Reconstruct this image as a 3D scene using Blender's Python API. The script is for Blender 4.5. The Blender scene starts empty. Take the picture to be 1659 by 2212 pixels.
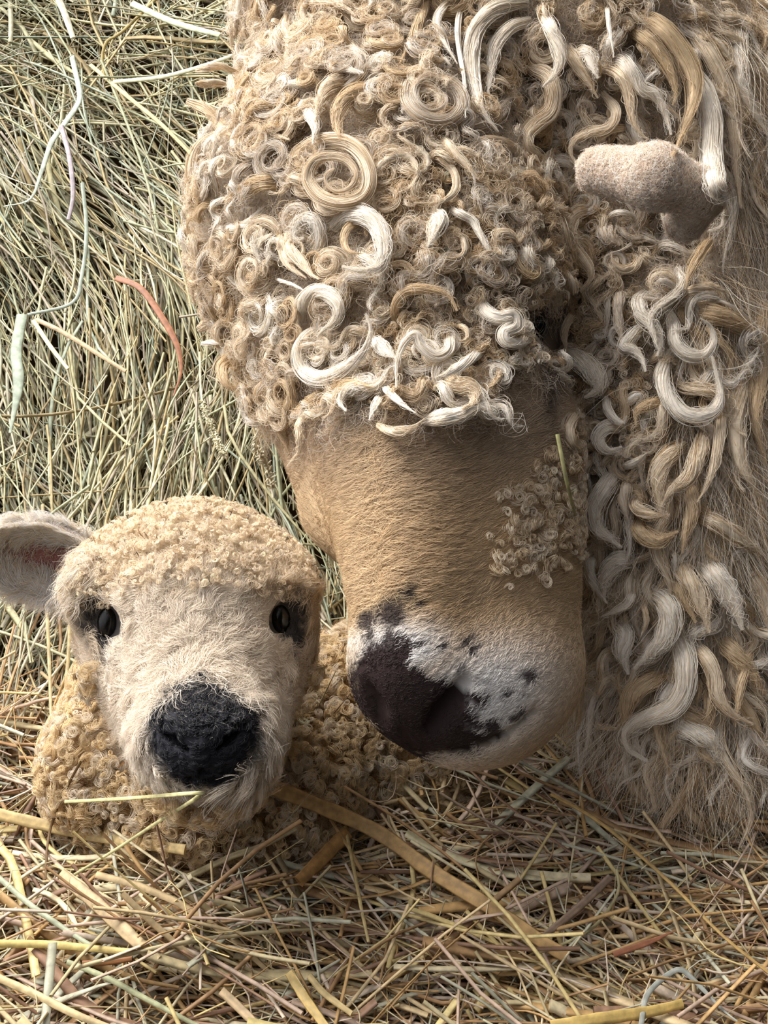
import bpy, math, time
import numpy as np
T0 = time.time()
R8 = np.random.default_rng(8)
C = bpy.context.scene.collection

# ------------------------------------------------------------------ camera, world, light, exposure
PITCH = math.radians(40); CAMZ = 0.53; F = 2372.0; CX, CY = 829.5, 1106.0
CAM = np.array([0.0, 0.0, CAMZ])
RX = np.array([1.0, 0, 0]); UP = np.array([0, math.sin(PITCH), math.cos(PITCH)]); FW = np.array([0, math.cos(PITCH), -math.sin(PITCH)])
GRAV = np.array([0.0, math.cos(PITCH), math.sin(PITCH)])      # straight down, in the working frame below
# Working frame "c": x right, y down, z away from the viewer, metres.  w() turns it into world metres.
def w(c):
    c = np.asarray(c, float)
    return CAM + c[..., 0:1] * RX - c[..., 1:2] * UP + c[..., 2:3] * FW
def P(px, py, d):
    px, py, d = np.broadcast_arrays(np.asarray(px, float), np.asarray(py, float), np.asarray(d, float))
    return np.stack([(px - CX) / F * d, (py - CY) / F * d, d], -1)
def proj(c):
    return c[..., 0] / c[..., 2] * F + CX, c[..., 1] / c[..., 2] * F + CY

sc = bpy.context.scene
cam_data = bpy.data.cameras.new('camera'); cam = bpy.data.objects.new('camera', cam_data); C.objects.link(cam)
cam.location = CAM; cam.rotation_euler = (math.pi / 2 - PITCH, 0, 0)
cam_data.sensor_fit = 'VERTICAL'; cam_data.sensor_height = 24; cam_data.lens = 24 * F / 2212.0
cam_data.clip_start = 0.01; cam_data.clip_end = 50
sc.camera = cam
sc.view_settings.view_transform = 'Standard'; sc.view_settings.look = 'None'; sc.view_settings.gamma = 1
sc.view_settings.use_curve_mapping = False; sc.view_settings.exposure = 0.22
sc.cycles.use_adaptive_sampling = True; sc.cycles.adaptive_threshold = .05
sc.cycles.max_bounces = 5; sc.cycles.diffuse_bounces = 4; sc.cycles.glossy_bounces = 2; sc.cycles.transmission_bounces = 2
sc.cycles.use_denoising = True
world = bpy.data.worlds.new('world'); sc.world = world; world.use_nodes = True
bg = world.node_tree.nodes['Background']; bg.inputs[0].default_value = (0.93, 0.94, 1.0, 1); 
def sky():      # soft grey daylight of an open barn: bright towards the open side, dim towards the back
    nt = world.node_tree; tc = nt.nodes.new('ShaderNodeTexCoord'); d = nt.nodes.new('ShaderNodeVectorMath'); d.operation = 'DOT_PRODUCT'; d.inputs[1].default_value = (-.66, .38, .65)
    m = nt.nodes.new('ShaderNodeMapRange'); m.interpolation_type = 'SMOOTHSTEP'
    for k, v in zip((1, 2, 3, 4), (-.05, 1.0, .015, 1.3)): m.inputs[k].default_value = v
    nt.links.new(tc.outputs['Generated'], d.inputs[0]); nt.links.new(d.outputs['Value'], m.inputs[0]); nt.links.new(m.outputs[0], bg.inputs[1])
sky()
def area(name, loc, target, size, power, col):
    l = bpy.data.lights.new(name, 'AREA'); l.shape = 'RECTANGLE'; l.size, l.size_y = size; l.energy = power; l.color = col
    o = bpy.data.objects.new(name, l); C.objects.link(o)
    from mathutils import Vector
    o.location = loc; o.rotation_euler = (Vector(target) - Vector(loc)).to_track_quat('-Z', 'Y').to_euler()
    return o
area('barn_door_daylight', (-1.0, 1.2, 1.55), (0.0, 0.5, 0.12), (1.5, 1.1), 90, (1.0, 0.985, 0.96))

# ------------------------------------------------------------------ helpers
def prop(o, label=None, cat=None, group=None, kind=None):
    for k, v in (('label', label), ('category', cat), ('group', group), ('kind', kind)):
        if v: o[k] = v
    return o
def mesh_obj(name, v, quads, mat, parent=None, smooth=True, cols=None, ucols=None, inv=None):
    """v world metres (N,3); quads (M,4) or (M,3)"""
    v = np.asarray(v, np.float32)
    if inv is not None: v = v - np.asarray(inv, np.float32)
    me = bpy.data.meshes.new(name); q = np.asarray(quads, np.int32); k = q.shape[1]
    me.vertices.add(len(v)); me.vertices.foreach_set('co', v.ravel())
    me.loops.add(q.size); me.loops.foreach_set('vertex_index', q.ravel())
    me.polygons.add(len(q)); me.polygons.foreach_set('loop_start', np.arange(0, q.size, k, dtype=np.int32))
    me.update(calc_edges=True)
    if smooth: me.polygons.foreach_set('use_smooth', np.ones(len(q), bool))
    if cols is not None:
        a = me.color_attributes.new('col', 'FLOAT_COLOR', 'POINT'); c4 = np.ones((len(v), 4), np.float32); c4[:, :3] = cols
        a.data.foreach_set('color', c4.ravel())
    me.validate(); me.materials.append(mat)
    o = bpy.data.objects.new(name, me); C.objects.link(o)
    if parent is not None: o.parent = parent
    return o
def hair_obj(name, pts, rad, cols, mat, parent=None, inv=None):
    """pts (N,K,3) world, rad (N,K) metres, cols (N,3)"""
    N, K = pts.shape[:2]
    hc = bpy.data.hair_curves.new(name); hc.add_curves([K] * N)
    if inv is not None: pts = pts - inv
    hc.position_data.foreach_set('vector', np.ascontiguousarray(pts, np.float32).ravel())
    a = hc.attributes.get('radius') or hc.attributes.new('radius', 'FLOAT', 'POINT')
    a.data.foreach_set('value', np.ascontiguousarray(np.broadcast_to(rad, (N, K)), np.float32).ravel())
    c4 = np.ones((N, 4), np.float32); c4[:, :3] = cols
    b = hc.attributes.new('col', 'FLOAT_COLOR', 'CURVE'); b.data.foreach_set('color', c4.ravel())
    hc.materials.append(mat)
    o = bpy.data.objects.new(name, hc); C.objects.link(o)
    if parent is not None: o.parent = parent
    return o
def empty(name, loc):
    o = bpy.data.objects.new(name, None); o.location = loc; C.objects.link(o); o.empty_display_size = 0.02
    return o
def nz(v, eps=1e-9): return v / (np.linalg.norm(v, axis=-1, keepdims=True) + eps)
def lerp(a, b, t): return a + (b - a) * t
def sstep(a, b, x):
    t = np.clip((x - a) / (b - a), 0, 1); return t * t * (3 - 2 * t)

def material(name, rough=0.5, spec=0.3, col=None, sheen=0.0, noise=None, transl=0.0):
    m = bpy.data.materials.new(name); m.use_nodes = True; nt = m.node_tree; b = nt.nodes['Principled BSDF']
    b.inputs['Roughness'].default_value = rough; b.inputs['Specular IOR Level'].default_value = spec
    if sheen: b.inputs['Sheen Weight'].default_value = sheen
    if col is None:
        a = nt.nodes.new('ShaderNodeAttribute'); a.attribute_name = 'col'; src = a.outputs['Color']
    else:
        r = nt.nodes.new('ShaderNodeRGB'); r.outputs[0].default_value = (*col, 1); src = r.outputs[0]
    if noise:
        sc_, lo = noise
        tc = nt.nodes.new('ShaderNodeTexCoord'); n = nt.nodes.new('ShaderNodeTexNoise'); n.inputs['Scale'].default_value = sc_; n.inputs['Detail'].default_value = 4
        mr = nt.nodes.new('ShaderNodeMapRange'); mr.inputs[1].default_value = .3; mr.inputs[2].default_value = .7; mr.inputs[3].default_value = lo; mr.inputs[4].default_value = 1.08
        mx = nt.nodes.new('ShaderNodeVectorMath'); mx.operation = 'SCALE'
        nt.links.new(tc.outputs['Object'], n.inputs['Vector']); nt.links.new(n.outputs[0], mr.inputs[0]); nt.links.new(src, mx.inputs[0]); nt.links.new(mr.outputs[0], mx.inputs['Scale']); src = mx.outputs[0]
    nt.links.new(src, b.inputs['Base Color'])
    if transl:
        t = nt.nodes.new('ShaderNodeBsdfTranslucent'); x = nt.nodes.new('ShaderNodeMixShader'); x.inputs[0].default_value = transl
        nt.links.new(src, t.inputs[0]); nt.links.new(b.outputs[0], x.inputs[1]); nt.links.new(t.outputs[0], x.inputs[2])
        nt.links.new(x.outputs[0], nt.nodes['Material Output'].inputs[0])
    return m

# signed distance bodies in the working frame
class Body:
    def __init__(s): s.pr = []
    def ball(s, px, py, d, r, k=0.02, sq=(1, 1, 1), sub=False, rot=0.0):
        s.pr.append(('b', P(px, py, d), r / F * d, k, np.array(sq, float), sub, rot))
    def cone(s, a, b, k=0.02, sub=False):      # a, b = (px,py,d,rpx)
        s.pr.append(('c', P(*a[:3]), P(*b[:3]), a[3] / F * a[2], b[3] / F * b[2], k, sub))
    def f(s, p):
        p = np.asarray(p, np.float32); D = None
        for q in s.pr:
            if q[0] == 'b':
                _, c, r, k, sq, sub, rot = q; v = p - c.astype(np.float32)
                if rot:
                    cr, sr = math.cos(rot), math.sin(rot); x = v[..., 0] * cr + v[..., 1] * sr; y = -v[..., 0] * sr + v[..., 1] * cr
                    v = np.stack([x, y, v[..., 2]], -1)
                v = v / sq.astype(np.float32); l = np.sqrt((v * v).sum(-1)); d = (l - r) * float(sq.min())
                if sq.max() > sq.min():      # better distance for squashed balls
                    g = np.sqrt(((v / sq.astype(np.float32)) ** 2).sum(-1)) + 1e-9; d = l * (l - r) / g
                    d = np.maximum(d, -r * float(sq.min()))
            else:
                _, a, b, ra, rb, k, sub = q; ab = (b - a).astype(np.float32); v = p - a.astype(np.float32)
                h = np.clip((v @ ab) / float(ab @ ab), 0, 1); v = v - h[..., None] * ab
                d = np.sqrt((v * v).sum(-1)) - (ra + (rb - ra) * h)
            if D is None: D = d
            elif sub:
                h = np.maximum(k - np.abs(D + d), 0) / k; D = np.maximum(D, -d) + h * h * k * 0.25
            else:
                h = np.maximum(k - np.abs(D - d), 0) / k; D = np.minimum(D, d) - h * h * k * 0.25
        return D
    def grad(s, p, e=8e-4):
        g = np.stack([s.f(p + np.eye(3)[i] * e) - s.f(p - np.eye(3)[i] * e) for i in range(3)], -1)
        return nz(g)
    def march(s, px, py, d0=0.30, dmax=1.6):
        """first hit along the ray through a point of the picture; misses take the closest approach"""
        px = np.atleast_1d(np.asarray(px, float)); py = np.atleast_1d(np.asarray(py, float))
        dr = P(px, py, 1.0); n = np.linalg.norm(dr, axis=-1); t = np.full(len(px), d0); best = np.full(len(px), 9.0); bt = t.copy()
        for _ in range(70):
            d = s.f(dr * t[:, None]); m = d < best; best = np.where(m, d, best); bt = np.where(m, t, bt)
            t = np.minimum(t + np.maximum(d, 2e-5) / n * 0.9, dmax)
        hit = best < 1.5e-3
        return dr * bt[:, None], hit
    def mesh(s, lo, hi, h):
        lo = np.array(lo, float); n = np.ceil((np.array(hi) - lo) / h).astype(int) + 1
        ax = [lo[i] + h * np.arange(n[i]) for i in range(3)]
        V = np.empty(n, np.float32)
        for i0 in range(0, n[0], 12):
            g = np.stack(np.meshgrid(ax[0][i0:i0 + 12], ax[1], ax[2], indexing='ij'), -1).astype(np.float32); V[i0:i0 + 12] = s.f(g)
        # close the volume at the grid's border
        for a in range(3):
            sl = [slice(None)] * 3
            for e in (0, -1): sl[a] = e; V[tuple(sl)] = np.maximum(V[tuple(sl)], h * .3)
        S = V < 0; c = np.zeros(np.array(n) - 1, np.int16)
        for dx in (0, 1):
            for dy in (0, 1):
                for dz in (0, 1): c += S[dx:n[0] - 1 + dx, dy:n[1] - 1 + dy, dz:n[2] - 1 + dz]
        act = (c > 0) & (c < 8); idx = np.argwhere(act); vid = -np.ones(act.shape, np.int64); vid[act] = np.arange(len(idx))
        acc = np.zeros((len(idx), 3)); cnt = np.zeros(len(idx)); offs = [(a, b, e) for a in (0, 1) for b in (0, 1) for e in (0, 1)]
        for o in offs:
            for a in range(3):
                if o[a] == 0:
                    o2 = list(o); o2[a] = 1
                    va = V[idx[:, 0] + o[0], idx[:, 1] + o[1], idx[:, 2] + o[2]]; vb = V[idx[:, 0] + o2[0], idx[:, 1] + o2[1], idx[:, 2] + o2[2]]
                    m = (va < 0) != (vb < 0); t = va / np.where(m, va - vb, 1); q = np.array(o, float)[None].repeat(len(idx), 0); q[:, a] += t
                    acc[m] += q[m]; cnt[m] += 1
        vert = lo + h * (idx + acc / np.maximum(cnt, 1)[:, None])
        for _ in range(2):      # settle onto the surface
            g = s.grad(vert, h * .4); vert = vert - g * np.clip(s.f(vert), -h * .5, h * .5)[:, None] * .8
        quads = []
        for a in range(3):
            b, e = (a + 1) % 3, (a + 2) % 3
            A = np.take(S, range(n[a] - 1), a); B = np.take(S, range(1, n[a]), a); ed = np.argwhere(A != B)
            ins = A[tuple(ed.T)]
            ok = (ed[:, b] > 0) & (ed[:, e] > 0) & (ed[:, b] < n[b] - 1) & (ed[:, e] < n[e] - 1); ed = ed[ok]; ins = ins[ok]
            def cell(db, de):
                q = ed.copy(); q[:, b] += db; q[:, e] += de; return vid[tuple(q.T)]
            q = np.stack([cell(-1, -1), cell(0, -1), cell(0, 0), cell(-1, 0)], -1)
            q[~ins] = q[~ins][:, ::-1]; quads.append(q)
        q = np.concatenate(quads)[:, ::-1]
        return vert, q
# ------------------------------------------------------------------ bodies
ewe = Body()
# skull, cheeks, bridge of the nose, muzzle
ewe.ball(815, 500, .63, 365)
ewe.ball(900, 760, .585, 300, k=.05)
ewe.cone((775, 1080, .575, 120), (760, 900, .60, 160), k=.03)
ewe.cone((930, 960, .560, 225), (1000, 1400, .535, 190), k=.03)
ewe.cone((1040, 980, .56, 200), (1075, 1400, .545, 165), k=.03)
ewe.cone((862, 1000, .515, 95), (872, 1390, .49, 76), k=.05)
ewe.ball(892, 1475, .500, 98, k=.03)
ewe.ball(1005, 1500, .515, 115, k=.03)
ewe.ball(1060, 1475, .525, 125, k=.03)
ewe.cone((965, 1530, .53, 72), (1110, 1460, .56, 125), k=.02)       # chin
head = Body(); head.pr = list(ewe.pr)
# neck, throat, chest and barrel
ewe.cone((1330, 330, .68, 290), (1415, 1050, .645, 245), k=.03)
ewe.cone((1415, 1000, .645, 240), (1480, 1490, .635, 240), k=.03)
ewe.cone((1750, 500, .82, 560), (2150, 420, 1.0, 500), k=.09)
ewe.ball(1700, 1150, .76, 330, k=.08)
ewe.ball(1150, 130, .68, 330, k=.05)
ewe.ball(850, 60, .67, 300, k=.05)

def on(body, px, py, off):       # distance of the surface seen at a point, plus an offset in metres
    c, _ = body.march([px], [py]); return float(c[0, 2]) + off
def groove(body, pts, r, depth, k):
    q = [(x, y, on(body, x, y, depth)) for x, y in pts]
    for a_, b_ in zip(q[:-1], q[1:]): todo.append((body, (*a_, r), (*b_, r), k))
todo = []
groove(ewe, [(1000, 1478), (985, 1500), (955, 1535), (935, 1568)], 15, .001, .006)
groove(ewe, [(800, 1490), (815, 1520), (822, 1550)], 11, .001, .006)
groove(ewe, [(868, 1575), (900, 1622)], 5, .0005, .004)
groove(ewe, [(915, 1628), (1000, 1622), (1090, 1590), (1150, 1540)], 6, .001, .006)
for b_, p0, p1, k_ in todo: b_.cone(p0, p1, k=k_, sub=True)
# ear: a thick felted roll from behind the eye, its tip folded down
ewe.cone((1295, 368, .528, 42), (1415, 382, .508, 54), k=.008); ewe.cone((1415, 382, .508, 54), (1505, 415, .514, 46), k=.008); ewe.cone((1510, 430, .524, 42), (1480, 480, .532, 36), k=.01)
ewe.ball(1165, 712, on(ewe, 1165, 712, 0.004), 52, k=.015, sub=True, sq=(.8, 1.3, 1))
ewe.cone((1205, 640, on(ewe, 1205, 640, .01), 34), (1212, 900, on(ewe, 1212, 900, .01), 30), k=.02, sub=True)
ewe.ball(1425, 505, on(ewe, 1425, 520, .012), 70, k=.02, sub=True)     # eye hollow
lamb = Body()
lamb.ball(420, 1290, .545, 195, sq=(1.08, .98, 1))
lamb.ball(300, 1290, .545, 110); lamb.ball(535, 1290, .545, 105)
lamb.cone((422, 1370, .522, 165), (440, 1580, .480, 100), k=.025)
lamb.cone((340, 1440, .545, 110), (410, 1590, .50, 88), k=.03); lamb.cone((535, 1430, .545, 110), (480, 1600, .50, 88), k=.03)
lamb.ball(440, 1590, .468, 88, k=.02, sq=(1.12, .9, 1))
lamb.cone((440, 1632, .50, 60), (450, 1545, .56, 115), k=.02)
# brow ridges and eye hollows
lamb.ball(225, 1268, .525, 48, k=.02); lamb.ball(600, 1262, .525, 48, k=.02)
for ex, ey in ((232, 1345), (606, 1335)): lamb.ball(ex, ey, on(lamb, ex, ey, -.001), 34, k=.012, sub=True, sq=(.8, 1.4, 1))
# nostrils: two slits forming a V over a short furrow; the mouth below
todo = []
groove(lamb, [(360, 1578), (382, 1594), (408, 1614)], 10, .0028, .004); groove(lamb, [(508, 1576), (490, 1594), (466, 1614)], 10, .0028, .004)
rims = [((x0, y0, on(lamb, x0, y0, .0006), 7), (x1, y1, on(lamb, x1, y1, .0006), 7)) for x0, y0, x1, y1 in ((360, 1558, 390, 1574), (390, 1574, 434, 1606), (508, 1556, 482, 1574), (482, 1574, 440, 1606), (437, 1604, 437, 1640))]
groove(lamb, [(437, 1615), (439, 1660)], 3.2, .0002, .003)
groove(lamb, [(400, 1688), (439, 1664), (482, 1686)], 3.5, .0004, .003)
for b_, p0, p1, k_ in todo: b_.cone(p0, p1, k=k_, sub=True)
for p0, p1 in rims: lamb.cone(p0, p1, k=.003)
# neck, chest, barrel and folded forelegs
lamb.cone((400, 1420, .62, 180), (350, 1640, .63, 178), k=.03)
lamb.cone((350, 1670, .635, 185), (900, 1600, .69, 215), k=.04)
lamb.cone((900, 1600, .69, 225), (1130, 1600, .73, 180), k=.05)
lamb.ball(222, 1665, .59, 95, k=.025); lamb.ball(430, 1745, .572, 115, k=.03); lamb.ball(640, 1730, .60, 110, k=.03)
lamb.cone((330, 1800, .60, 60), (560, 1850, .57, 45), k=.02)

M_SKIN = material('fleece_skin', rough=.8, spec=.1, noise=(60, .85))
# ------------------------------------------------------------------ wool and fur
def S2L(c):
    c = np.asarray(c, float) / 255; return np.where(c <= .04045, c / 12.92, ((c + .055) / 1.055) ** 2.4)
M_WOOL = material('wool', rough=.42, spec=.45, transl=.22)
M_FUR = material('short_fur', rough=.55, spec=.25, transl=.15)
M_CORE = material('wool_core', rough=.8, spec=.1, noise=(220, .7))
M_EYE = material('eye', rough=.16, spec=.45, col=(.006, .005, .004))
CREAM = S2L([236, 220, 196]); TAN = S2L([206, 178, 140]); GOLD = S2L([220, 194, 152]); GREY = S2L([205, 195, 185]); WHITE = S2L([245, 238, 228])

def catmull(p, K):
    p = np.asarray(p, float); q = np.vstack([2 * p[0] - p[1], p, 2 * p[-1] - p[-2]]); seg = np.linalg.norm(np.diff(p, axis=0), axis=1)
    cum = np.concatenate([[0], np.cumsum(seg)]); s = np.linspace(0, cum[-1], K); i = np.clip(np.searchsorted(cum, s, side='right') - 1, 0, len(p) - 2)
    t = ((s - cum[i]) / np.maximum(seg[i], 1e-9))[:, None]; a, b, c_, d = q[i], q[i + 1], q[i + 2], q[i + 3]
    return .5 * (2 * b + (c_ - a) * t + (2 * a - 5 * b + 4 * c_ - d) * t ** 2 + (3 * b - a - 3 * c_ + d) * t ** 3)
def frames(path, up):
    t = nz(np.gradient(path, axis=-2)); s = nz(np.cross(t, up)); u = np.cross(s, t); return t, s, u
def smooth1(a, n=3, rep=2):
    for _ in range(rep):
        b = a.copy(); b[..., 1:-1, :] = (a[..., :-2, :] + 2 * a[..., 1:-1, :] + a[..., 2:, :]) / 4; a = b
    return a

def lock_strands(path, up, wid, n, rng, flat=.55, tip=.12, frizz=.06, twist=1.0, stray=.06, K=None):
    """a bundle of n hairs along a path (K,3); wid = half width in metres; returns (n,K,3)"""
    K = len(path); t = np.linspace(0, 1, K); _, s, u = frames(path, up)
    r = np.sqrt(rng.random(n)); th = rng.random(n) * 2 * np.pi
    th = th[:, None] + twist * (t[None] - .5) * 2
    prof = wid * (.55 + .45 * sstep(0, .18, t)) * (1 - (1 - tip) * sstep(.45, 1.0, t) ** 1.1)
    a = r[:, None] * np.cos(th) * prof; b = r[:, None] * np.sin(th) * prof * flat
    ph = rng.random((n, 4)) * 6.28; fr = rng.uniform(1.5, 5, (n, 2)); am = wid * frizz * (1 + 6 * (rng.random(n) < stray))[:, None]
    env = .35 + sstep(.1, 1, t)
    a = a + am * env * np.sin(fr[:, :1] * 6.28 * t + ph[:, :1]); b = b + am * env * np.sin(fr[:, 1:] * 6.28 * t + ph[:, 1:2])
    # clumps: hairs gather to a few sub-bundles
    m = max(3, n // 14); cl = rng.integers(0, m, n); ca = np.zeros((m, K)); cb = np.zeros((m, K))
    np.add.at(ca, cl, a); np.add.at(cb, cl, b); cn = np.maximum(np.bincount(cl, minlength=m), 1)[:, None]; ca /= cn; cb /= cn
    g = .0 + .55 * sstep(0, .5, t)
    rc = np.sqrt(rng.random(m)); tc = rng.random(m)[:, None] * 6.28 + twist * (t[None] - .5) * 2
    ta = rc[:, None] * np.cos(tc) * prof; tb = rc[:, None] * np.sin(tc) * prof * flat
    a = a * (1 - g) + g * (ta[cl] + (a - ca[cl]) * .45); b = b * (1 - g) + g * (tb[cl] + (b - cb[cl]) * .45)
    pts = path[None] + a[..., None] * s[None] + b[..., None] * u[None]
    # hairs of different lengths: shrink each hair's parameter range
    L = 1 - .3 * rng.random(n) ** 2
    x = (t[None] * L[:, None]) * (K - 1); i = np.clip(x.astype(int), 0, K - 2); fx = (x - i)[..., None]
    ar = np.arange(n)[:, None]; return pts[ar, i] * (1 - fx) + pts[ar, i + 1] * fx
def lock_core(path, up, wid, flat=.55, tip=.12, M=8):
    K = len(path); t = np.linspace(0, 1, K); _, s, u = frames(path, up)
    prof = .72 * wid * (.5 + .5 * sstep(0, .18, t)) * (1 - (1 - tip * .5) * sstep(.45, 1.0, t))
    prof[-1] *= .2; prof[0] *= .3
    th = np.arange(M) / M * 2 * np.pi
    v = path[:, None] + prof[:, None, None] * (np.cos(th)[None, :, None] * s[:, None] + flat * np.sin(th)[None, :, None] * u[:, None])
    i = np.arange(K - 1)[:, None] * M; j = np.arange(M)[None]; j2 = (j + 1) % M
    q = np.stack([i + j, i + j2, i + M + j2, i + M + j], -1).reshape(-1, 4)
    return v.reshape(-1, 3), q
def hair_rad(K, r, n=1, tipk=.35):
    t = np.linspace(0, 1, K); return r * (1 - (1 - tipk) * sstep(.5, 1, t))
def tone(rng, n, base, var=.10, alt=TAN, altp=.3):
    c = np.where((rng.random(n) < altp)[:, None], alt, base); return np.clip(c * (1 + var * rng.standard_normal((n, 1))), 0, .96)

# ---- bodies as meshes
t_ = time.time()
EWE_AT = np.array([.12, .62, .0]); LAMB_AT = np.array([-.07, .48, .0])
ewe_root = prop(empty('ewe', EWE_AT), 'large cream sheep with long curly fleece and dark spotted nose, head lowered beside the lamb', 'sheep')
lamb_root = prop(empty('lamb', LAMB_AT), 'small curly cream lamb with black nose lying in the hay under the big sheep\'s muzzle', 'lamb')

def blob(px, py, bl, soft=.35):
    """0..1 mask of a set of ellipses (cx, cy, rx, ry, angle)"""
    m = np.zeros(np.shape(px))
    for cx, cy, rx, ry, an in bl:
        a = math.radians(an); dx, dy = px - cx, py - cy; x = dx * math.cos(a) + dy * math.sin(a); y = -dx * math.sin(a) + dy * math.cos(a)
        m = np.maximum(m, 1 - sstep(1 - soft, 1 + soft, np.sqrt((x / rx) ** 2 + (y / ry) ** 2)))
    return m
EWE_NOSE = [(815, 1510, 75, 55, 50), (875, 1585, 70, 42, 35), (870, 1500, 112, 70, 28), (835, 1455, 75, 48, 10), (955, 1530, 80, 62, 30), (1020, 1508, 42, 22, 0), (930, 1590, 60, 45, 20), (990, 1600, 70, 30, -8), (830, 1420, 60, 26, -20), (872, 1400, 20, 30, 10)]
EWE_SPOT = [(850, 1325, 27, 24, 0), (792, 1340, 20, 18, 0), (888, 1280, 15, 15, 0), (912, 1304, 16, 8, -35), (800, 1372, 12, 12, 0), (845, 1385, 12, 24, 0), (822, 1398, 16, 12, 0), (915, 1388, 14, 7, -20), (960, 1394, 14, 7, -20), (1018, 1380, 18, 8, -30), (1030, 1400, 14, 6, -30), (1147, 1462, 17, 12, 0),
            (1068, 1568, 14, 12, 0), (1035, 1562, 12, 8, 20), (1110, 1552, 12, 8, 0), (1128, 1538, 10, 6, -30), (1100, 1500, 12, 6, -20), (1135, 1505, 8, 5, 0), (1060, 1590, 26, 10, -10), (1010, 1560, 12, 8, 0), (935, 1345, 8, 5, 0), (1000, 1445, 9, 5, -30)]
def ewe_face_col(c):
    px, py = proj(c); n = len(px); rng = np.random.default_rng(3)
    tan = S2L([212, 184, 146]); ridge_lit = S2L([228, 204, 168]); white = S2L([240, 234, 228]); dark = S2L([64, 51, 49]); grey = S2L([196, 172, 145])
    col = lerp(grey, tan, sstep(900, 1150, py)[:, None]); col = lerp(col, ridge_lit, (np.exp(-((px - 800) / 70) ** 2) * .6)[:, None])  # light on the nose ridge painted in as a paler band
    wz = blob(px, py, [(1035, 1505, 165, 110, -22), (870, 1400, 110, 60, 0)], .7)
    col = lerp(col, white, wz[:, None])
    j = rng.normal(0, 7, (2, n)) + 7 * np.stack([np.sin(px / 9 + py / 17), np.sin(py / 11 - px / 21)]); d = np.maximum(blob(px + j[0], py + j[1], EWE_NOSE, .12), .95 * blob(px + j[0] * .35, py + j[1] * .35, [(a_, b_, c_ * 1.3, d_ * 1.3, e_) for a_, b_, c_, d_, e_ in EWE_SPOT], .3))
    eye = blob(px, py, [(1165, 700, 45, 75, 0), (1195, 800, 25, 110, 0)], .4) * .75  # dark skin round the eye, plus shade painted into the head-neck groove
    col = lerp(col, S2L([92, 82, 78]), eye[:, None] * .95)
    return lerp(col, dark, d[:, None]), d
LAMB_NOSE = [(440, 1590, 118, 92, 0), (435, 1520, 75, 42, 0), (425, 1488, 26, 26, 0), (360, 1545, 36, 36, 0), (515, 1550, 40, 40, 0), (440, 1650, 82, 48, 0)]
LAMB_EYE = [(230, 1345, 38, 58, -14), (246, 1405, 20, 42, 14), (612, 1340, 36, 56, 18), (630, 1392, 22, 42, 0), (200, 1298, 26, 14, 20)]
def lamb_col(c):
    px, py = proj(c); n = len(px); rng = np.random.default_rng(4)
    face = S2L([240, 226, 208]); wool = S2L([220, 197, 164]); body = S2L([214, 184, 136]); dark = S2L([50, 49, 54])
    wf = blob(px, py, [(425, 1400, 235, 150, 0), (430, 1540, 200, 200, 0)], .2)
    inhead = (py < 1480) | (blob(px, py, [(430, 1500, 220, 210, 0)], .1) > .5)
    col = np.where(inhead[:, None], wool, body); col = lerp(col, face, wf[:, None])
    j = rng.normal(0, 4, (2, n)); front = (c[:, 2] < .545)
    d = blob(px + j[0], py + j[1], LAMB_NOSE, .10) * front; e = blob(px + j[0] * .6, py + j[1] * .6, LAMB_EYE, .3) * front * .93
    ear = blob(px, py, [(40, 1235, 110, 36, 5)], .3) * 0
    return lerp(col, dark, np.maximum(d, e)[:, None]), d, e

def make_body(body, lo, hi, h, name, colf, root, at):
    v, q = body.mesh(lo, hi, h); col = colf(v)[0] * .8
    o = mesh_obj(name, w(v), q, M_SKIN, parent=root, cols=col, inv=at); return v, q, o
ev, eq, _ = make_body(ewe, (-.15, -.42, .40), (.50, .28, 1.25), .0038, 'body', ewe_face_col, ewe_root, EWE_AT)
lv, lq, _ = make_body(lamb, (-.20, .0, .40), (.22, .26, .86), .0016, 'body', lamb_col, lamb_root, LAMB_AT)
print('bodies', time.time() - t_)

def scatter(body, v, q, dens, rng, maskf, back=-.25):
    """random surface points: dens per m2 times maskf(px,py,c); away from the viewer is thinned"""
    tri = v[q]; a = np.linalg.norm(np.cross(tri[:, 2] - tri[:, 0], tri[:, 3] - tri[:, 1]), axis=1) / 2
    cen = tri.mean(1); px, py = proj(cen); m = maskf(px, py, cen) * ((px > -250) & (px < 1950) & (py > -280) & (py < 2400))
    fn = nz(np.cross(tri[:, 2] - tri[:, 0], tri[:, 3] - tri[:, 1]));
    vd = nz(-cen); fac = np.abs((fn * vd).sum(-1)) # orientation independent, refined below
    n = rng.poisson(a * dens * m); i = np.repeat(np.arange(len(q)), n); u, x = rng.random((2, len(i), 1))
    p = (tri[i, 0] * (1 - u) + tri[i, 1] * u) * (1 - x) + (tri[i, 3] * (1 - u) + tri[i, 2] * u) * x
    g = body.grad(p); p = p - g * body.f(p)[:, None]; k = (g * nz(-p)).sum(-1) > back
    return p[k], g[k]

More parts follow.
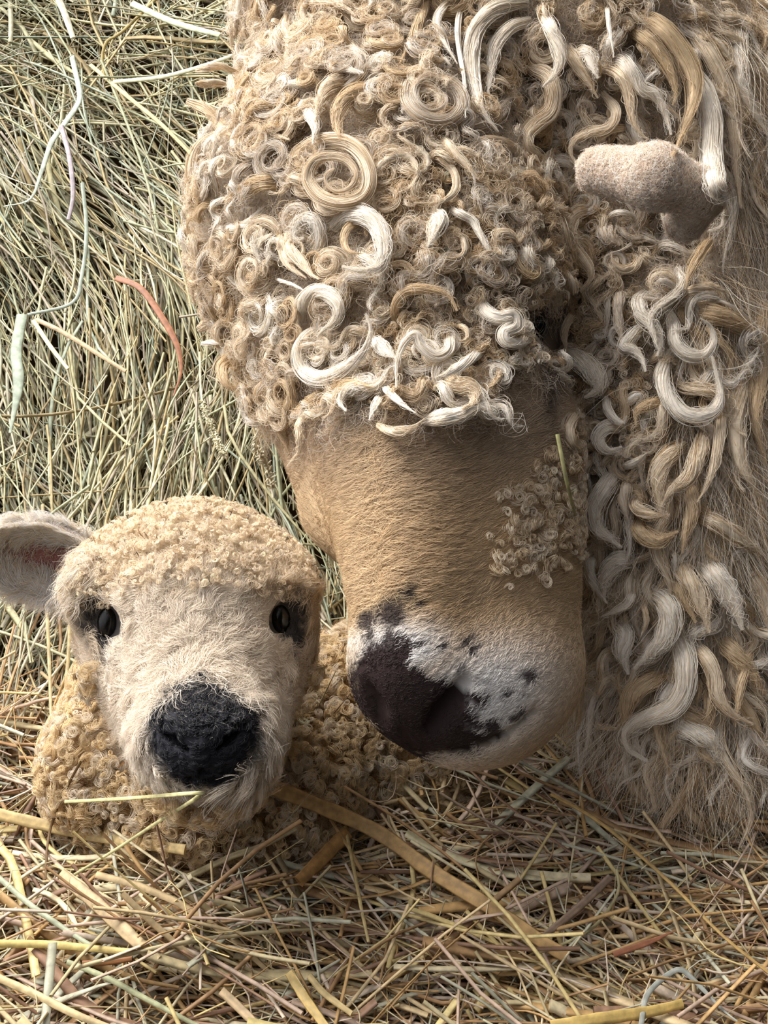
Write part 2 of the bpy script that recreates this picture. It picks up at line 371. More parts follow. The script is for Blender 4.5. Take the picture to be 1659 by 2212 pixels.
def cells(p, size, rng):
    """clump number of every root, and the mean root of its clump"""
    k = np.floor(p / size + rng.random(3)).astype(np.int64); h = (k[:, 0] * 73856093) ^ (k[:, 1] * 19349663) ^ (k[:, 2] * 83492791)
    _, i = np.unique(h, return_inverse=True); m = i.max() + 1; c = np.stack([np.bincount(i, p[:, a], m) for a in range(3)], -1) / np.bincount(i, minlength=m)[:, None]
    return i, c
def curly_hairs(p, nrm, dirv, L, K, rng, lift=.35, wave=.0, wfreq=2, coil=0.0, turns=1.0, cell=0, grip=.6, jit=.25):
    """hairs leaning from the normal towards dirv; coil = radius of their curl in metres"""
    n = len(p); t = np.linspace(0, 1, K)[None, :, None]
    if cell:
        ci, cc = cells(p, cell, rng); mm = len(cc); dirv = nz(dirv) + rng.normal(0, jit, (mm, 3))[ci]; L = L * rng.uniform(.75, 1.2, mm)[ci]
    L = np.broadcast_to(L, (n,))[:, None, None]
    d = dirv - (dirv * nrm).sum(-1, keepdims=True) * nrm; d = nz(d); s = np.cross(nrm, d)
    d, s, m = d[:, None], s[:, None], nrm[:, None]
    q = p[:, None] + L * (d * t * (1 - lift * .3) + m * lift * (t - .55 * t * t))
    if wave: 
        ph = rng.random((n, 1, 2)) * 6.28
        if cell: ph = (rng.random((mm, 1, 2)) * 6.28)[ci] + ph * .08
        q = q + wave * sstep(0, .4, t) * (s * np.sin(t * wfreq * 6.28 + ph[..., :1]) + m * .6 * np.sin(t * wfreq * 6.28 + ph[..., 1:]))
    if coil is not None and np.any(coil):
        c = np.broadcast_to(coil, (n,))[:, None, None]; sg = np.where(rng.random((n, 1, 1)) < .5, -1, 1); a = t * turns * 6.28
        q = q + c * (s * np.sin(a) * sg + d * (1 - np.cos(a)) * .9)
    if cell: q = q + ((cc[ci] - p) * grip)[:, None] * sstep(.1, .9, t)
    return q
# ------------------------------------------------------------------ traced locks of the ewe (width, tone, lift, [points])
LOCKS = [
(34,'c',22,[(610,385),(650,330),(700,303),(750,307),(787,340),(800,388),(785,425),(740,440),(690,425),(665,388),(675,352),(710,337),(750,347),(770,376),(758,404),(728,414),(706,398),(704,375),(724,364)]),
(26,'c',12,[(530,310),(480,295),(440,310),(418,345),(415,385),(435,420),(470,435),(510,425),(530,400)]),
(22,'w',20,[(700,158),(660,175),(620,180),(575,165),(540,148)]),
(26,'w',18,[(635,215),(662,238),(680,275),(675,312)]),
(30,'w',26,[(712,66),(704,95),(718,122),(745,147),(785,157)]),
(20,'c',16,[(725,72),(745,90),(765,108),(795,122)]),
(24,'c',18,[(622,28),(615,60),(628,100),(650,120),(685,125)]),
(40,'c',14,[(765,165),(715,180),(692,220),(682,262)]),
(34,'t',14,[(825,190),(765,200),(733,235),(730,280),(752,315)]),
(34,'t',14,[(615,398),(565,396),(520,415),(485,438)]),
(26,'t',10,[(405,218),(450,240),(480,275),(520,300),(572,305)]),
(24,'c',12,[(535,248),(570,265),(592,290),(625,302)]),
(20,'c',8,[(425,152),(470,142),(500,150),(535,162)]),
(18,'c',8,[(425,182),(470,177),(505,186)]),
(18,'c',10,[(505,135),(545,142),(600,124),(655,112)]),
(26,'c',14,[(635,12),(690,2),(740,12),(768,34)]),
(44,'t',8,[(560,15),(580,60),(600,110),(630,150)]),
(22,'c',10,[(495,165),(510,200),(540,228),(556,245)]),
(30,'g',22,[(992,158),(940,150),(900,156),(879,182),(878,216),(900,246),(940,262),(976,255),(998,230),(990,196),(960,172),(922,168),(897,188),(902,220),(930,239),(958,230),(964,211),(944,201)]),
(36,'w',24,[(1140,3),(1085,12),(1048,36),(1026,70),(1018,110),(1021,155),(1031,200),(1046,245),(1078,285)]),
(30,'w',22,[(1145,42),(1105,60),(1080,90),(1067,130),(1060,170),(1054,205)]),
(32,'w',24,[(1165,15),(1186,55),(1205,95),(1211,132),(1196,165),(1172,188)]),
(14,'w',26,[(1001,0),(990,40),(988,80),(995,130),(1002,170),(1004,220),(1005,255)]),
(18,'w',20,[(972,0),(955,20),(945,45),(952,75),(965,100),(988,138)]),
(22,'t',14,[(925,0),(905,50),(890,85),(862,140)]),
(12,'t',10,[(905,92),(950,82),(990,88),(1010,110),(1016,152)]),
(34,'c',20,[(1120,120),(1150,145),(1181,162),(1196,200),(1190,240),(1160,265),(1139,290),(1140,320),(1165,342),(1190,370),(1213,400),(1226,432)]),
(24,'c',20,[(938,292),(963,308),(985,335),(1010,360),(1034,388)]),
(18,'c',18,[(1012,335),(1030,310),(1060,302),(1095,310),(1130,330),(1162,352)]),
(26,'w',18,[(1170,372),(1130,370),(1100,385),(1080,412),(1073,424)]),
(16,'c',10,[(798,192),(820,175),(850,180),(871,200),(876,242)]),
(40,'g',8,[(1000,272),(1050,260),(1090,225),(1112,188)]),
(18,'c',14,[(812,435),(805,395),(825,355),(860,335),(890,345),(901,370),(890,400),(862,416)]),
(20,'c',14,[(910,338),(950,345),(980,370),(985,405),(965,430),(930,440),(895,437)]),
(46,'t',26,[(1340,33),(1395,45),(1440,75),(1480,125),(1500,170),(1500,212),(1485,262),(1466,310),(1452,338)]),
(30,'t',16,[(1350,55),(1390,80),(1420,110),(1445,150),(1460,200),(1453,228)]),
(34,'w',24,[(1300,132),(1340,132),(1365,160),(1385,192),(1415,205),(1437,240),(1450,292)]),
(28,'w',22,[(1240,115),(1267,115),(1280,145),(1292,170)]),
(30,'c',16,[(1225,100),(1245,135),(1270,175),(1292,212)]),
(28,'c',22,[(1290,152),(1320,150),(1345,170),(1360,210),(1365,250),(1380,285),(1402,302)]),
(22,'c',22,[(1300,200),(1322,225),(1330,250),(1315,275),(1275,286),(1240,303),(1233,332),(1252,364)]),
(18,'c',14,[(1358,275),(1325,280),(1300,300),(1288,312)]),
(48,'w',28,[(1490,140),(1520,200),(1535,260),(1533,330),(1545,400),(1566,450),(1560,488),(1528,500)]),
(42,'c',18,[(1465,15),(1510,80),(1540,130),(1570,200),(1585,280),(1590,360),(1602,450)]),
(34,'c',16,[(1560,-10),(1580,60),(1590,130),(1605,200),(1600,310)]),
(42,'w',22,[(1645,-10),(1600,50),(1590,110),(1597,180),(1625,240),(1665,300)]),
(32,'c',16,[(1630,-10),(1642,60),(1660,130),(1680,220)]),
(10,'w',30,[(1310,0),(1315,50),(1322,90),(1326,125)]),
(22,'w',12,[(572,452),(550,475),(520,490),(480,492),(445,485)]),
(26,'w',16,[(578,492),(560,510),(555,540),(562,568)]),
(26,'c',16,[(620,505),(627,535),(650,560),(670,590),(690,603)]),
(20,'c',10,[(603,500),(608,540),(625,575),(662,602)]),
(42,'w',22,[(718,492),(745,468),(780,464),(812,485),(827,520),(828,556),(812,580),(775,584),(738,576)]),
(18,'t',16,[(785,480),(755,490),(745,515),(755,542),(785,548)]),
(12,'w',14,[(488,578),(496,600),(520,620),(558,632)]),
(8,'w',16,[(590,600),(630,615),(665,632)]),
(34,'w',20,[(652,700),(654,655),(680,628),(712,636),(731,662),(724,692),(700,712),(684,728)]),
(36,'w',22,[(722,718),(680,722),(655,742),(648,772),(660,802),(688,816),(724,808),(762,783),(790,750),(801,712),(790,676)]),
(22,'w',12,[(545,688),(578,720),(586,765)]),
(22,'w',12,[(615,700),(592,740),(580,785)]),
(24,'c',8,[(428,712),(460,692),(515,690)]),
(14,'w',10,[(435,742),(480,740),(525,746)]),
(18,'w',20,[(970,418),(976,450),(1000,464),(1021,476),(1036,502),(1051,532),(1070,555),(1094,562)]),
(36,'w',22,[(925,462),(948,470),(938,500),(924,534)]),
(10,'c',18,[(980,495),(1000,518),(1003,545),(985,558),(956,556)]),
(16,'c',14,[(1152,428),(1144,470),(1165,495),(1202,497)]),
(40,'w',24,[(1152,498),(1133,530),(1140,565),(1170,584),(1208,580),(1235,598)]),
(34,'c',14,[(1088,458),(1120,470),(1130,500),(1110,526),(1072,520)]),
(26,'t',14,[(856,705),(855,660),(880,630),(930,625),(970,640),(988,672)]),
(32,'w',28,[(1033,632),(1048,672),(1080,686),(1106,680),(1116,704),(1090,718),(1094,736),(1126,740),(1151,726),(1166,748),(1164,784)]),
(10,'c',20,[(1128,662),(1122,645),(1135,631),(1156,636),(1164,653),(1150,669),(1134,662),(1130,648),(1144,642)]),
(24,'w',22,[(938,704),(968,724),(969,756),(940,769),(910,747),(896,722),(872,744),(857,785),(856,838)]),
(24,'w',22,[(1048,752),(1010,780),(970,805),(940,817)]),
(12,'c',16,[(980,716),(992,704),(1008,712),(1010,730),(995,738),(982,728)]),
(16,'t',14,[(1080,788),(1076,820),(1052,842)]),
(34,'t',22,[(712,848),(668,872),(640,908),(656,948)]),
(24,'w',20,[(803,846),(770,840),(745,850),(734,870),(748,888)]),
(18,'w',22,[(822,822),(840,850),(870,875),(898,892)]),
(20,'w',22,[(822,850),(810,880),(798,908)]),
(20,'c',16,[(816,918),(850,933),(890,926),(918,904)]),
(36,'w',22,[(918,908),(960,900),(1000,892),(1035,880),(1068,893)]),
(36,'c',22,[(955,808),(985,830),(1012,836),(1026,852),(1020,872),(998,884)]),
(26,'t',18,[(698,864),(720,840),(760,828),(806,836)]),
(30,'w',20,[(806,728),(830,755),(856,774)]),
(34,'c',24,[(1288,462),(1260,455),(1235,470),(1225,500),(1232,530),(1255,556),(1275,582),(1275,604),(1252,630)]),
(12,'w',26,[(1303,482),(1328,460),(1360,464),(1373,490),(1368,520),(1345,538),(1318,546)]),
(40,'g',12,[(1302,485),(1312,510),(1340,530)]),
(18,'c',20,[(1370,530),(1381,552),(1370,576),(1345,582),(1324,565),(1320,543)]),
(26,'t',20,[(1538,515),(1512,550),(1491,590),(1480,626)]),
(22,'c',18,[(1466,642),(1500,625),(1540,619),(1580,637)]),
(32,'w',24,[(1402,628),(1381,650),(1385,680),(1410,710),(1426,740),(1419,770)]),
(26,'g',14,[(1342,618),(1335,670),(1340,720),(1347,745)]),
(28,'w',22,[(1398,702),(1370,720),(1345,748),(1366,757),(1387,777),(1394,804)]),
(28,'w',22,[(1442,666),(1454,700),(1459,740),(1485,766),(1520,768),(1541,740),(1536,705),(1512,688)]),
(46,'t',18,[(1490,668),(1550,680),(1600,705),(1632,738),(1636,775)]),
(7,'w',30,[(1485,662),(1550,650),(1605,680),(1638,722),(1630,772),(1590,795),(1548,797)]),
(36,'w',24,[(1452,758),(1432,800),(1440,850),(1470,890),(1510,900),(1545,885),(1556,850),(1546,800),(1538,768)]),
(22,'c',12,[(1240,672),(1220,715),(1224,765)]),
(44,'w',22,[(1215,765),(1255,783),(1286,810),(1294,840),(1262,860)]),
(20,'w',20,[(1312,850),(1310,880),(1325,905),(1347,915),(1354,898)]),
(32,'w',20,[(1350,922),(1312,924),(1295,950),(1315,972),(1344,964)]),
(26,'t',14,[(1445,864),(1400,875),(1375,890),(1374,920)]),
(18,'w',18,[(1340,1008),(1370,1000),(1398,978)]),
(42,'w',24,[(1335,1015),(1305,1060),(1285,1100),(1290,1140),(1320,1165),(1344,1184)]),
(28,'g',16,[(1360,1035),(1346,1080),(1357,1125)]),
(42,'c',20,[(1475,955),(1430,1000),(1420,1040),(1425,1080),(1432,1118)]),
(36,'c',22,[(1522,925),(1511,980),(1490,1030),(1450,1060),(1428,1095)]),
(30,'c',22,[(1385,1072),(1375,1095),(1410,1112),(1448,1112)]),
(34,'t',22,[(1380,1112),(1382,1145),(1420,1166),(1466,1148)]),
(30,'t',18,[(1490,1038),(1495,1100),(1481,1150),(1474,1196)]),
(36,'c',20,[(1495,1105),(1550,1130),(1600,1165),(1665,1212)]),
(24,'c',20,[(1562,865),(1551,960),(1530,1040),(1506,1086)]),
(42,'c',16,[(1602,815),(1590,920),(1600,1000),(1645,1085)]),
(40,'t',14,[(1665,590),(1642,700),(1647,800),(1632,900),(1655,1005)]),
(28,'w',24,[(1290,1185),(1275,1220),(1278,1250),(1292,1275),(1312,1304)]),
(42,'w',22,[(1374,1205),(1332,1214),(1310,1250),(1304,1290)]),
(22,'w',24,[(1366,1262),(1360,1300),(1330,1320),(1296,1333)]),
(46,'w',26,[(1406,1272),(1436,1300),(1445,1340),(1430,1380),(1400,1412),(1370,1446)]),
(14,'c',20,[(1388,1295),(1395,1340),(1384,1376)]),
(42,'w',18,[(1325,1345),(1350,1370),(1346,1410),(1357,1458)]),
(48,'w',26,[(1458,1345),(1475,1400),(1481,1440),(1476,1490),(1450,1530),(1400,1550),(1368,1566),(1350,1588),(1360,1620),(1400,1645)]),
(42,'t',18,[(1440,1458),(1390,1480),(1360,1510),(1350,1550),(1351,1588)]),
(34,'c',20,[(1486,1384),(1525,1420),(1545,1460),(1551,1500),(1580,1540),(1628,1565)]),
(58,'w',20,[(1512,1210),(1560,1260),(1590,1310),(1604,1362)]),
(46,'c',20,[(1462,1212),(1500,1270),(1520,1320),(1532,1368)]),
(30,'t',14,[(1446,1245),(1480,1290),(1503,1346)]),
(16,'w',18,[(1290,1410),(1275,1480),(1268,1540),(1275,1580),(1300,1605)]),
(24,'c',18,[(1275,1480),(1268,1540),(1300,1570),(1346,1572)]),
(42,'w',16,[(1445,1568),(1500,1580),(1540,1605),(1552,1648)]),
(18,'w',18,[(1388,1596),(1430,1620),(1470,1690),(1500,1720),(1536,1742)]),
(42,'t',12,[(1315,1630),(1350,1690),(1396,1718)]),
(42,'t',12,[(1296,1590),(1270,1650),(1264,1722)]),
(20,'t',16,[(1625,1390),(1600,1480),(1588,1570)]),
(32,'t',10,[(1395,1738),(1450,1747),(1506,1735)]),
(34,'t',8,[(1472,1745),(1482,1790),(1456,1840)]),
(30,'t',8,[(1395,1755),(1430,1800),(1440,1850)]),
(40,'t',10,[(1560,1640),(1600,1690),(1615,1750)]),
(44,'c',12,[(1620,1220),(1650,1290),(1665,1370)]),
(40,'t',10,[(1560,1380),(1600,1430),(1655,1500)]),
(38,'t',8,[(1540,1700),(1590,1740),(1660,1760)]),
(26,'t',10,[(1575,1480),(1620,1540),(1665,1640)]),
(30,'c',20,[(1250,880),(1230,920),(1240,960),(1270,985)]),
(24,'g',14,[(1290,980),(1262,1010),(1256,1060),(1270,1100)]),
(26,'c',10,[(470,560),(440,580),(415,620),(420,660)]),
(30,'t',8,[(520,760),(480,790),(490,830),(530,845)]),
(26,'t',8,[(600,820),(560,850),(540,880),(560,900)]),
(30,'t',8,[(600,880),(610,930),(625,980)]),
]
TONES = {'w': (lerp(CREAM, WHITE, .75), CREAM, .25), 'c': (CREAM, TAN, .25), 't': (lerp(CREAM, TAN, .7), GOLD, .3), 'g': (lerp(CREAM, GREY, .6), TAN, .25)}

def surf_path(body, pts2, K):
    """a smooth path over the animal through points of the picture, standing off by nothing yet"""
    p2 = catmull(np.array(pts2, float), K); c, hit = body.march(p2[:, 0], p2[:, 1])
    z = c[:, 2].copy()
    if hit.any() and not hit.all():
        i = np.arange(K); z[~hit] = np.interp(i[~hit], i[hit], z[hit]); 
    zz = z.copy()
    for _ in range(6): zz[1:-1] = np.minimum((zz[:-2] + zz[1:-1] + zz[2:]) / 3, zz[1:-1] + .001)
    return P(p2[:, 0], p2[:, 1], zz)
PXM = .55 / F         # metres per pixel about the ewe
def thick(L, wpx): return max(36, int(wpx * 4.2))
t_ = time.time(); rng = np.random.default_rng(21)
order = sorted(range(len(LOCKS)), key=lambda i: -LOCKS[i][0] * len(LOCKS[i][3]))
chosen = set(order[:100]); loose = []; loose_core = []
HAIR_R = .000105
for li, (wpx, tn, lift, pts2) in enumerate(LOCKS):
    L2 = np.linalg.norm(np.diff(np.array(pts2, float), axis=0), axis=1).sum(); K = int(np.clip(L2 / 9, 14, 56))
    path = surf_path(ewe, pts2, K); t = np.linspace(0, 1, K)
    vd = nz(-path); base, alt, ap = TONES[tn]
    up = nz(vd + .25 * np.array([0, -.766, -.643])); wid = wpx * .5 * path[:, 2].mean() / F
    h = .0045 + (lift * 1.5 + 26) * PXM * (sstep(-.05, .3, t) * (1 + .45 * t)) + wid * .3
    path = path + vd * h[:, None]
    st = lock_strands(path, up, wid * 1.08, thick(L2, wpx), rng, flat=.6, twist=rng.uniform(-1.4, 1.4), frizz=.09, stray=.12)
    cols = tone(rng, len(st), base, .11, alt, ap); rad = hair_rad(K, HAIR_R)
    cv, cq = lock_core(path, up, wid, flat=.6)
    if li in chosen:
        o = mesh_obj('wool_lock', w(cv), cq, M_CORE, parent=ewe_root, cols=np.tile(lerp(base, alt, .3) * .9, (len(cv), 1)), inv=EWE_AT)
        hair_obj('lock_fibres', w(st.reshape(-1, 3)).reshape(st.shape), rad, cols, M_WOOL, parent=o, inv=EWE_AT)
    else:
        loose.append((st, cols)); loose_core.append((cv, cq, lerp(base, alt, .3) * .9))

# ---- smaller curls filling in between, and long waves on the neck
def resample(st, K):
    x = np.linspace(0, st.shape[1] - 1, K); i = np.clip(x.astype(int), 0, st.shape[1] - 2); f = (x - i)[None, :, None]
    return st[:, i] * (1 - f) + st[:, i + 1] * f
def woolly(px, py, c):      # where the ewe carries fleece (not the face or muzzle)
    face = (head.f(c) < .003) & ((py > 905) | ((py > 800) & (px > 1040)))
    ear = blob(px, py, [(1410, 390, 160, 75, 8), (1495, 455, 80, 80, 0), (1425, 495, 40, 36, 0)], .1) > .3
    eye = blob(px, py, [(1160, 712, 48, 72, 0), (1203, 760, 24, 150, 0)], .1) > .3
    return ((~face) & (~ear) & (~eye)).astype(float)
def curl_path(p, n, rng, size, kind, K, down):
    t = np.linspace(0, 1, K)[:, None]; a = rng.random() * 6.28
    e1 = nz(np.cross(n, np.array([.3, .1, 1.0]))); e2 = np.cross(n, e1); d = e1 * math.cos(a) + e2 * math.sin(a); s = np.cross(n, d); sg = rng.choice([-1, 1])
    if kind == 0:      # flat coil lying on the fleece
        turns = rng.uniform(1.1, 1.9); r = size * (1 - .6 * t); th = t * turns * 6.28
        q = p + d * (size * .9 + 0 * t) + r * (-d * np.cos(th) + sg * s * np.sin(th)) + n * (.004 + .006 * sstep(0, .4, t) + .003 * t)
    elif kind == 1:    # corkscrew along the surface
        L = size * rng.uniform(2.6, 4.2); turns = rng.uniform(1.2, 2.4); d = nz(lerp(d, down, .6)); d = nz(d - (d @ n) * n); s = np.cross(n, d); r = size * .45 * (1 - .4 * t); th = t * turns * 6.28
        q = p + d * L * t + r * (sg * s * np.sin(th) + n * (1 - np.cos(th)) * .6) + n * (.004 + .006 * sstep(0, .3, t))
    else:              # hanging S-shaped wave
        L = size * rng.uniform(5, 8); d = nz(lerp(d, down, .85)); d = nz(d - (d @ n) * n); s = np.cross(n, d); ph = rng.random() * 6.28; f = rng.uniform(1.0, 2.0)
        q = p + d * L * t + size * .55 * sstep(0, .3, t) * (s * np.sin(t * f * 6.28 + ph) + n * .4 * np.cos(t * f * 6.28 + ph)) + n * (.004 + .006 * sstep(0, .3, t))
    return q
rp, rn = scatter(ewe, ev, eq, 6400, rng, lambda px, py, c: woolly(px, py, c) * (1 - .8 * ((px > 1540) & (py < 1150))), back=-.3)
px, py = proj(rp); print('random locks', len(rp))
for i in range(len(rp)):
    right = px[i] > 1440 or py[i] > 1150; mid = px[i] > 1230
    if right: kind = rng.choice([1, 2, 2, 2])
    elif mid: kind = rng.choice([0, 1, 2])
    else: kind = rng.choice([0, 0, 0, 1, 1])
    size = rng.uniform(.0045, .0105) * (1.2 if right else 1) * (.7 if (px[i] > 1000 and py[i] > 600 and px[i] < 1350) else 1); K = 20
    path = curl_path(rp[i], rn[i], rng, size, kind, K, nz(GRAV))
    wid = size * rng.uniform(.25, .55); base, alt, ap = TONES[rng.choice(['w', 'c', 'c', 't', 'g'])]
    f = ewe.f(path); path = path + np.maximum(.0015 - f, 0)[:, None] * rn[i]
    n = int(rng.integers(34, 70)); st = lock_strands(path, np.tile(rn[i], (K, 1)), wid, n, rng, flat=.6, twist=rng.uniform(-1.5, 1.5), frizz=.2, stray=.25)
    loose.append((st, tone(rng, n, base * .96, .1, alt, ap))); cv, cq = lock_core(path, np.tile(rn[i], (K, 1)), wid * .6, flat=.6, M=5); loose_core.append((cv, cq, base * .85))
K = 22
cvs, cqs, ccs, k0 = [], [], [], 0
for cv, cq, cc in loose_core: cvs.append(cv); cqs.append(cq + k0); ccs.append(np.tile(cc, (len(cv), 1))); k0 += len(cv)
fle = prop(mesh_obj('fleece', w(np.concatenate(cvs)), np.concatenate(cqs), M_CORE, parent=ewe_root, cols=np.concatenate(ccs), inv=EWE_AT), kind='stuff')
A = np.concatenate([resample(s, K) for s, _ in loose]); Bc = np.concatenate([c for _, c in loose])
prop(hair_obj('fleece_fibres', w(A.reshape(-1, 3)).reshape(A.shape), hair_rad(K, HAIR_R * .95), Bc, M_WOOL, parent=fle, inv=EWE_AT), kind='stuff')
# frizzy underwool and fly-away hairs
p, n = scatter(ewe, ev, eq, 420000, rng, lambda px, py, c: woolly(px, py, c), back=-.3)
rd = rng.standard_normal(p.shape) + .5 * GRAV; q = curly_hairs(p, n, rd, rng.uniform(.010, .026, len(p)), 14, rng, lift=.5, wave=.0018, wfreq=1.6, coil=rng.uniform(.0008, .004, len(p)), turns=1.3, cell=.006, grip=.25, jit=.8)
prop(hair_obj('underwool', w(q.reshape(-1, 3)).reshape(q.shape), hair_rad(14, .00007), tone(rng, len(p), lerp(CREAM, TAN, .3), .12, GREY, .4), M_WOOL, parent=ewe_root, inv=EWE_AT), kind='stuff')
print('locks', time.time() - t_, len(A), len(p))
# long straight neck hair, right of the ear
p, n = scatter(ewe, ev, eq, 330000, rng, lambda px, py, c: woolly(px, py, c) * (blob(px, py, [(1440, 420, 190, 130, 10)], .1) < .3) * (((px > 1480) & (py < 1250)) * (1.0 + 1.0 * (px > 1540)) + ((px > 1250) & (py > 1000)) * .5), back=-.2)
q = curly_hairs(p, n, np.tile(GRAV, (len(p), 1)) + rng.normal(0, .16, p.shape), rng.uniform(.045, .09, len(p)), 16, rng, lift=.22, wave=.004, wfreq=1.1, cell=.009, grip=.5, jit=.12)
prop(hair_obj('neck_wool', w(q.reshape(-1, 3)).reshape(q.shape), hair_rad(16, .0001), tone(rng, len(p), lerp(CREAM, WHITE, .3), .12, TAN, .35), M_WOOL, parent=ewe_root, inv=EWE_AT), kind='stuff')

# soft wisps combed outwards on the far side of the head
p, n = scatter(ewe, ev, eq, 190000, rng, lambda px, py, c: ((px < 660) & (py > 500) & (py < 950)) * woolly(px, py, c), back=-.4)
q = curly_hairs(p, n, np.tile(np.array([-1, .15, -.1]), (len(p), 1)) + rng.normal(0, .15, p.shape), rng.uniform(.018, .036, len(p)), 14, rng, lift=.5, wave=.003, wfreq=1.0, cell=.008, grip=.6, jit=.25)
prop(hair_obj('side_wisps', w(q.reshape(-1, 3)).reshape(q.shape), hair_rad(14, .00009), tone(rng, len(p), CREAM, .12, TAN, .45), M_WOOL, parent=ewe_root, inv=EWE_AT), kind='stuff')
# ---- short fur on the ewe's face
def facearea(px, py, c): return ((py > 780) & (head.f(c) < .004) & (c[:, 2] < .66)) * 1.0
p, n = scatter(ewe, ev, eq, 3000000, rng, facearea, back=-.25); px, py = proj(p)
z0 = np.zeros(len(p))
pj = px + rng.normal(0, 22, len(px)); left = sstep(850, 765, pj)[:, None] * sstep(1420, 1340, py)[:, None]
dirv = lerp(np.stack([z0 + .9, -.28 - .3 * sstep(1150, 1450, py), z0 + .1], -1), np.stack([z0 - .95, z0 + .2, z0 + .3], -1), left)
dirv = dirv + rng.normal(0, .16, p.shape) + .25 * np.sin(px / 60)[:, None] * np.array([0, .5, 0])
Lh = rng.uniform(.008, .013, len(p)) * (1 - .3 * sstep(1200, 1420, py)); col, dk = ewe_face_col(p + nz(dirv) * Lh[:, None] * .55 * (1 - .4 * sstep(1250, 1420, py))[:, None]); Lh = Lh * (1 - .45 * sstep(1250, 1420, py)) * (1 - .5 * dk)
kp = rng.random(len(p)) > .72 * sstep(.6, .9, dk) * (py > 1440); p, n, dirv, Lh, col = [a_[kp] for a_ in (p, n, dirv, Lh, col)]
col = np.clip(col * (1 + rng.normal(0, .12, (len(p), 1))), .003, .95)
q = curly_hairs(p, n, dirv, Lh, 6, rng, lift=.15, wave=.0003, wfreq=1, cell=.0022, grip=.3, jit=.1)
prop(hair_obj('face_fur', w(q.reshape(-1, 3)).reshape(q.shape), hair_rad(6, .00009), col, M_FUR, parent=ewe_root, inv=EWE_AT), kind='stuff')
print('face hairs', len(p))
# felted short wool on the ear
p, n = scatter(ewe, ev, eq, 3500000, rng, lambda px, py, c: ((blob(px, py, [(1410, 390, 160, 75, 8), (1495, 455, 80, 80, 0)], .1) > .3) & (c[:, 2] < .55)) * 1.0)
q = curly_hairs(p, n, rng.standard_normal(p.shape), rng.uniform(.0035, .006, len(p)), 8, rng, lift=.6, coil=.0009, turns=1.5, cell=.0022, grip=.3, jit=.6)
prop(hair_obj('ear_wool', w(q.reshape(-1, 3)).reshape(q.shape), hair_rad(8, .00008), tone(rng, len(p), S2L([228, 208, 188]), .16, WHITE, .3), M_WOOL, parent=ewe_root, inv=EWE_AT), kind='stuff')
# small tight ringlets on the cheek
def ringlets(centres, body, r0, r1, nh, K, name, root, at, base, alt, ap, rng, turns=(1.1, 1.8), lift=.002, hr=.00009, mat=None):
    c, g = centres; out = []; cs = []
    n = len(c); t = np.linspace(0, 1, K)
    a = rng.random(n) * 6.28; e1 = nz(np.cross(g, np.array([.3, .1, 1.0]))); e2 = np.cross(g, e1); sg = rng.choice([-1, 1], n); tu = rng.uniform(*turns, n); R = rng.uniform(r0, r1, n)
    tiltv = nz(g + rng.normal(0, .35, g.shape)); e1 = nz(np.cross(tiltv, e2)); e2 = np.cross(tiltv, e1)
    th = a[:, None] + sg[:, None] * t * tu[:, None] * 6.28; rr = R[:, None] * (1.15 - .75 * t)
    base_p = c[:, None] + rr[..., None] * (np.cos(th)[..., None] * e1[:, None] + np.sin(th)[..., None] * e2[:, None]) + g[:, None] * (lift * sstep(-.05, .35, t) + R[:, None] * .5 * t)[..., None]
    jit = rng.normal(0, 1, (n, nh, 1, 3)) * (R * .3)[:, None, None, None]; q = base_p[:, None] + jit * (1 - .5 * t)[None, None, :, None]
    q = q.reshape(n * nh, K, 3); cc = np.repeat(tone(rng, n, base, .09, alt, ap), nh, 0)
    return prop(hair_obj(name, w(q.reshape(-1, 3)).reshape(q.shape), hair_rad(K, hr, tipk=.6), np.clip(cc * (1 + rng.normal(0, .07, (len(cc), 1))), 0, .95), mat or M_WOOL, parent=root, inv=at), kind='stuff')
def cheek(px, py, c): return (c[:, 2] < .60) * (blob(px, py, [(1145, 1150, 75, 105, 15), (1190, 1050, 40, 60, 0)], .5) + .7 * ((px > 1225) & (px < 1330) & (py > 900) & (py < 1200)))
ringlets(scatter(ewe, ev, eq, 80000, rng, cheek), ewe, .0012, .0028, 10, 16, 'cheek_curls', ewe_root, EWE_AT, CREAM, S2L([228, 206, 172]), .5, rng, lift=.003, hr=.00007)
ringlets(scatter(ewe, ev, eq, 60000, rng, lambda px, py, c: ((px > 820) & (px < 1400) & (py > 350) & (py < 960)) * woolly(px, py, c) * 1.0), ewe, .0014, .0042, 8, 18, 'small_curls', ewe_root, EWE_AT, CREAM, TAN, .4, rng, lift=.009)
# the ewe's eye, deep in its hollow
def ball_mesh(r, sq, nu=24, nv=16):
    u = np.arange(nu) / nu * 2 * np.pi; vv = np.linspace(0, np.pi, nv); x = np.sin(vv)[:, None] * np.cos(u); y = np.sin(vv)[:, None] * np.sin(u); z = np.cos(vv)[:, None] + 0 * u
    V = np.stack([x, y, z], -1).reshape(-1, 3) * r * np.array(sq); i = np.arange(nv - 1)[:, None] * nu; j = np.arange(nu)[None]; j2 = (j + 1) % nu
    return V, np.stack([i + j, i + j2, i + nu + j2, i + nu + j], -1).reshape(-1, 4)
V, Q = ball_mesh(1, (1, 1, 1)); c0 = P(1160, 706, on(ewe, 1160, 706, .004)); mesh_obj('eye', w(c0 + V * np.array([.0062, .0085, .0085])), Q, M_EYE, parent=ewe_root, cols=np.full((len(V), 3), .01), inv=EWE_AT)
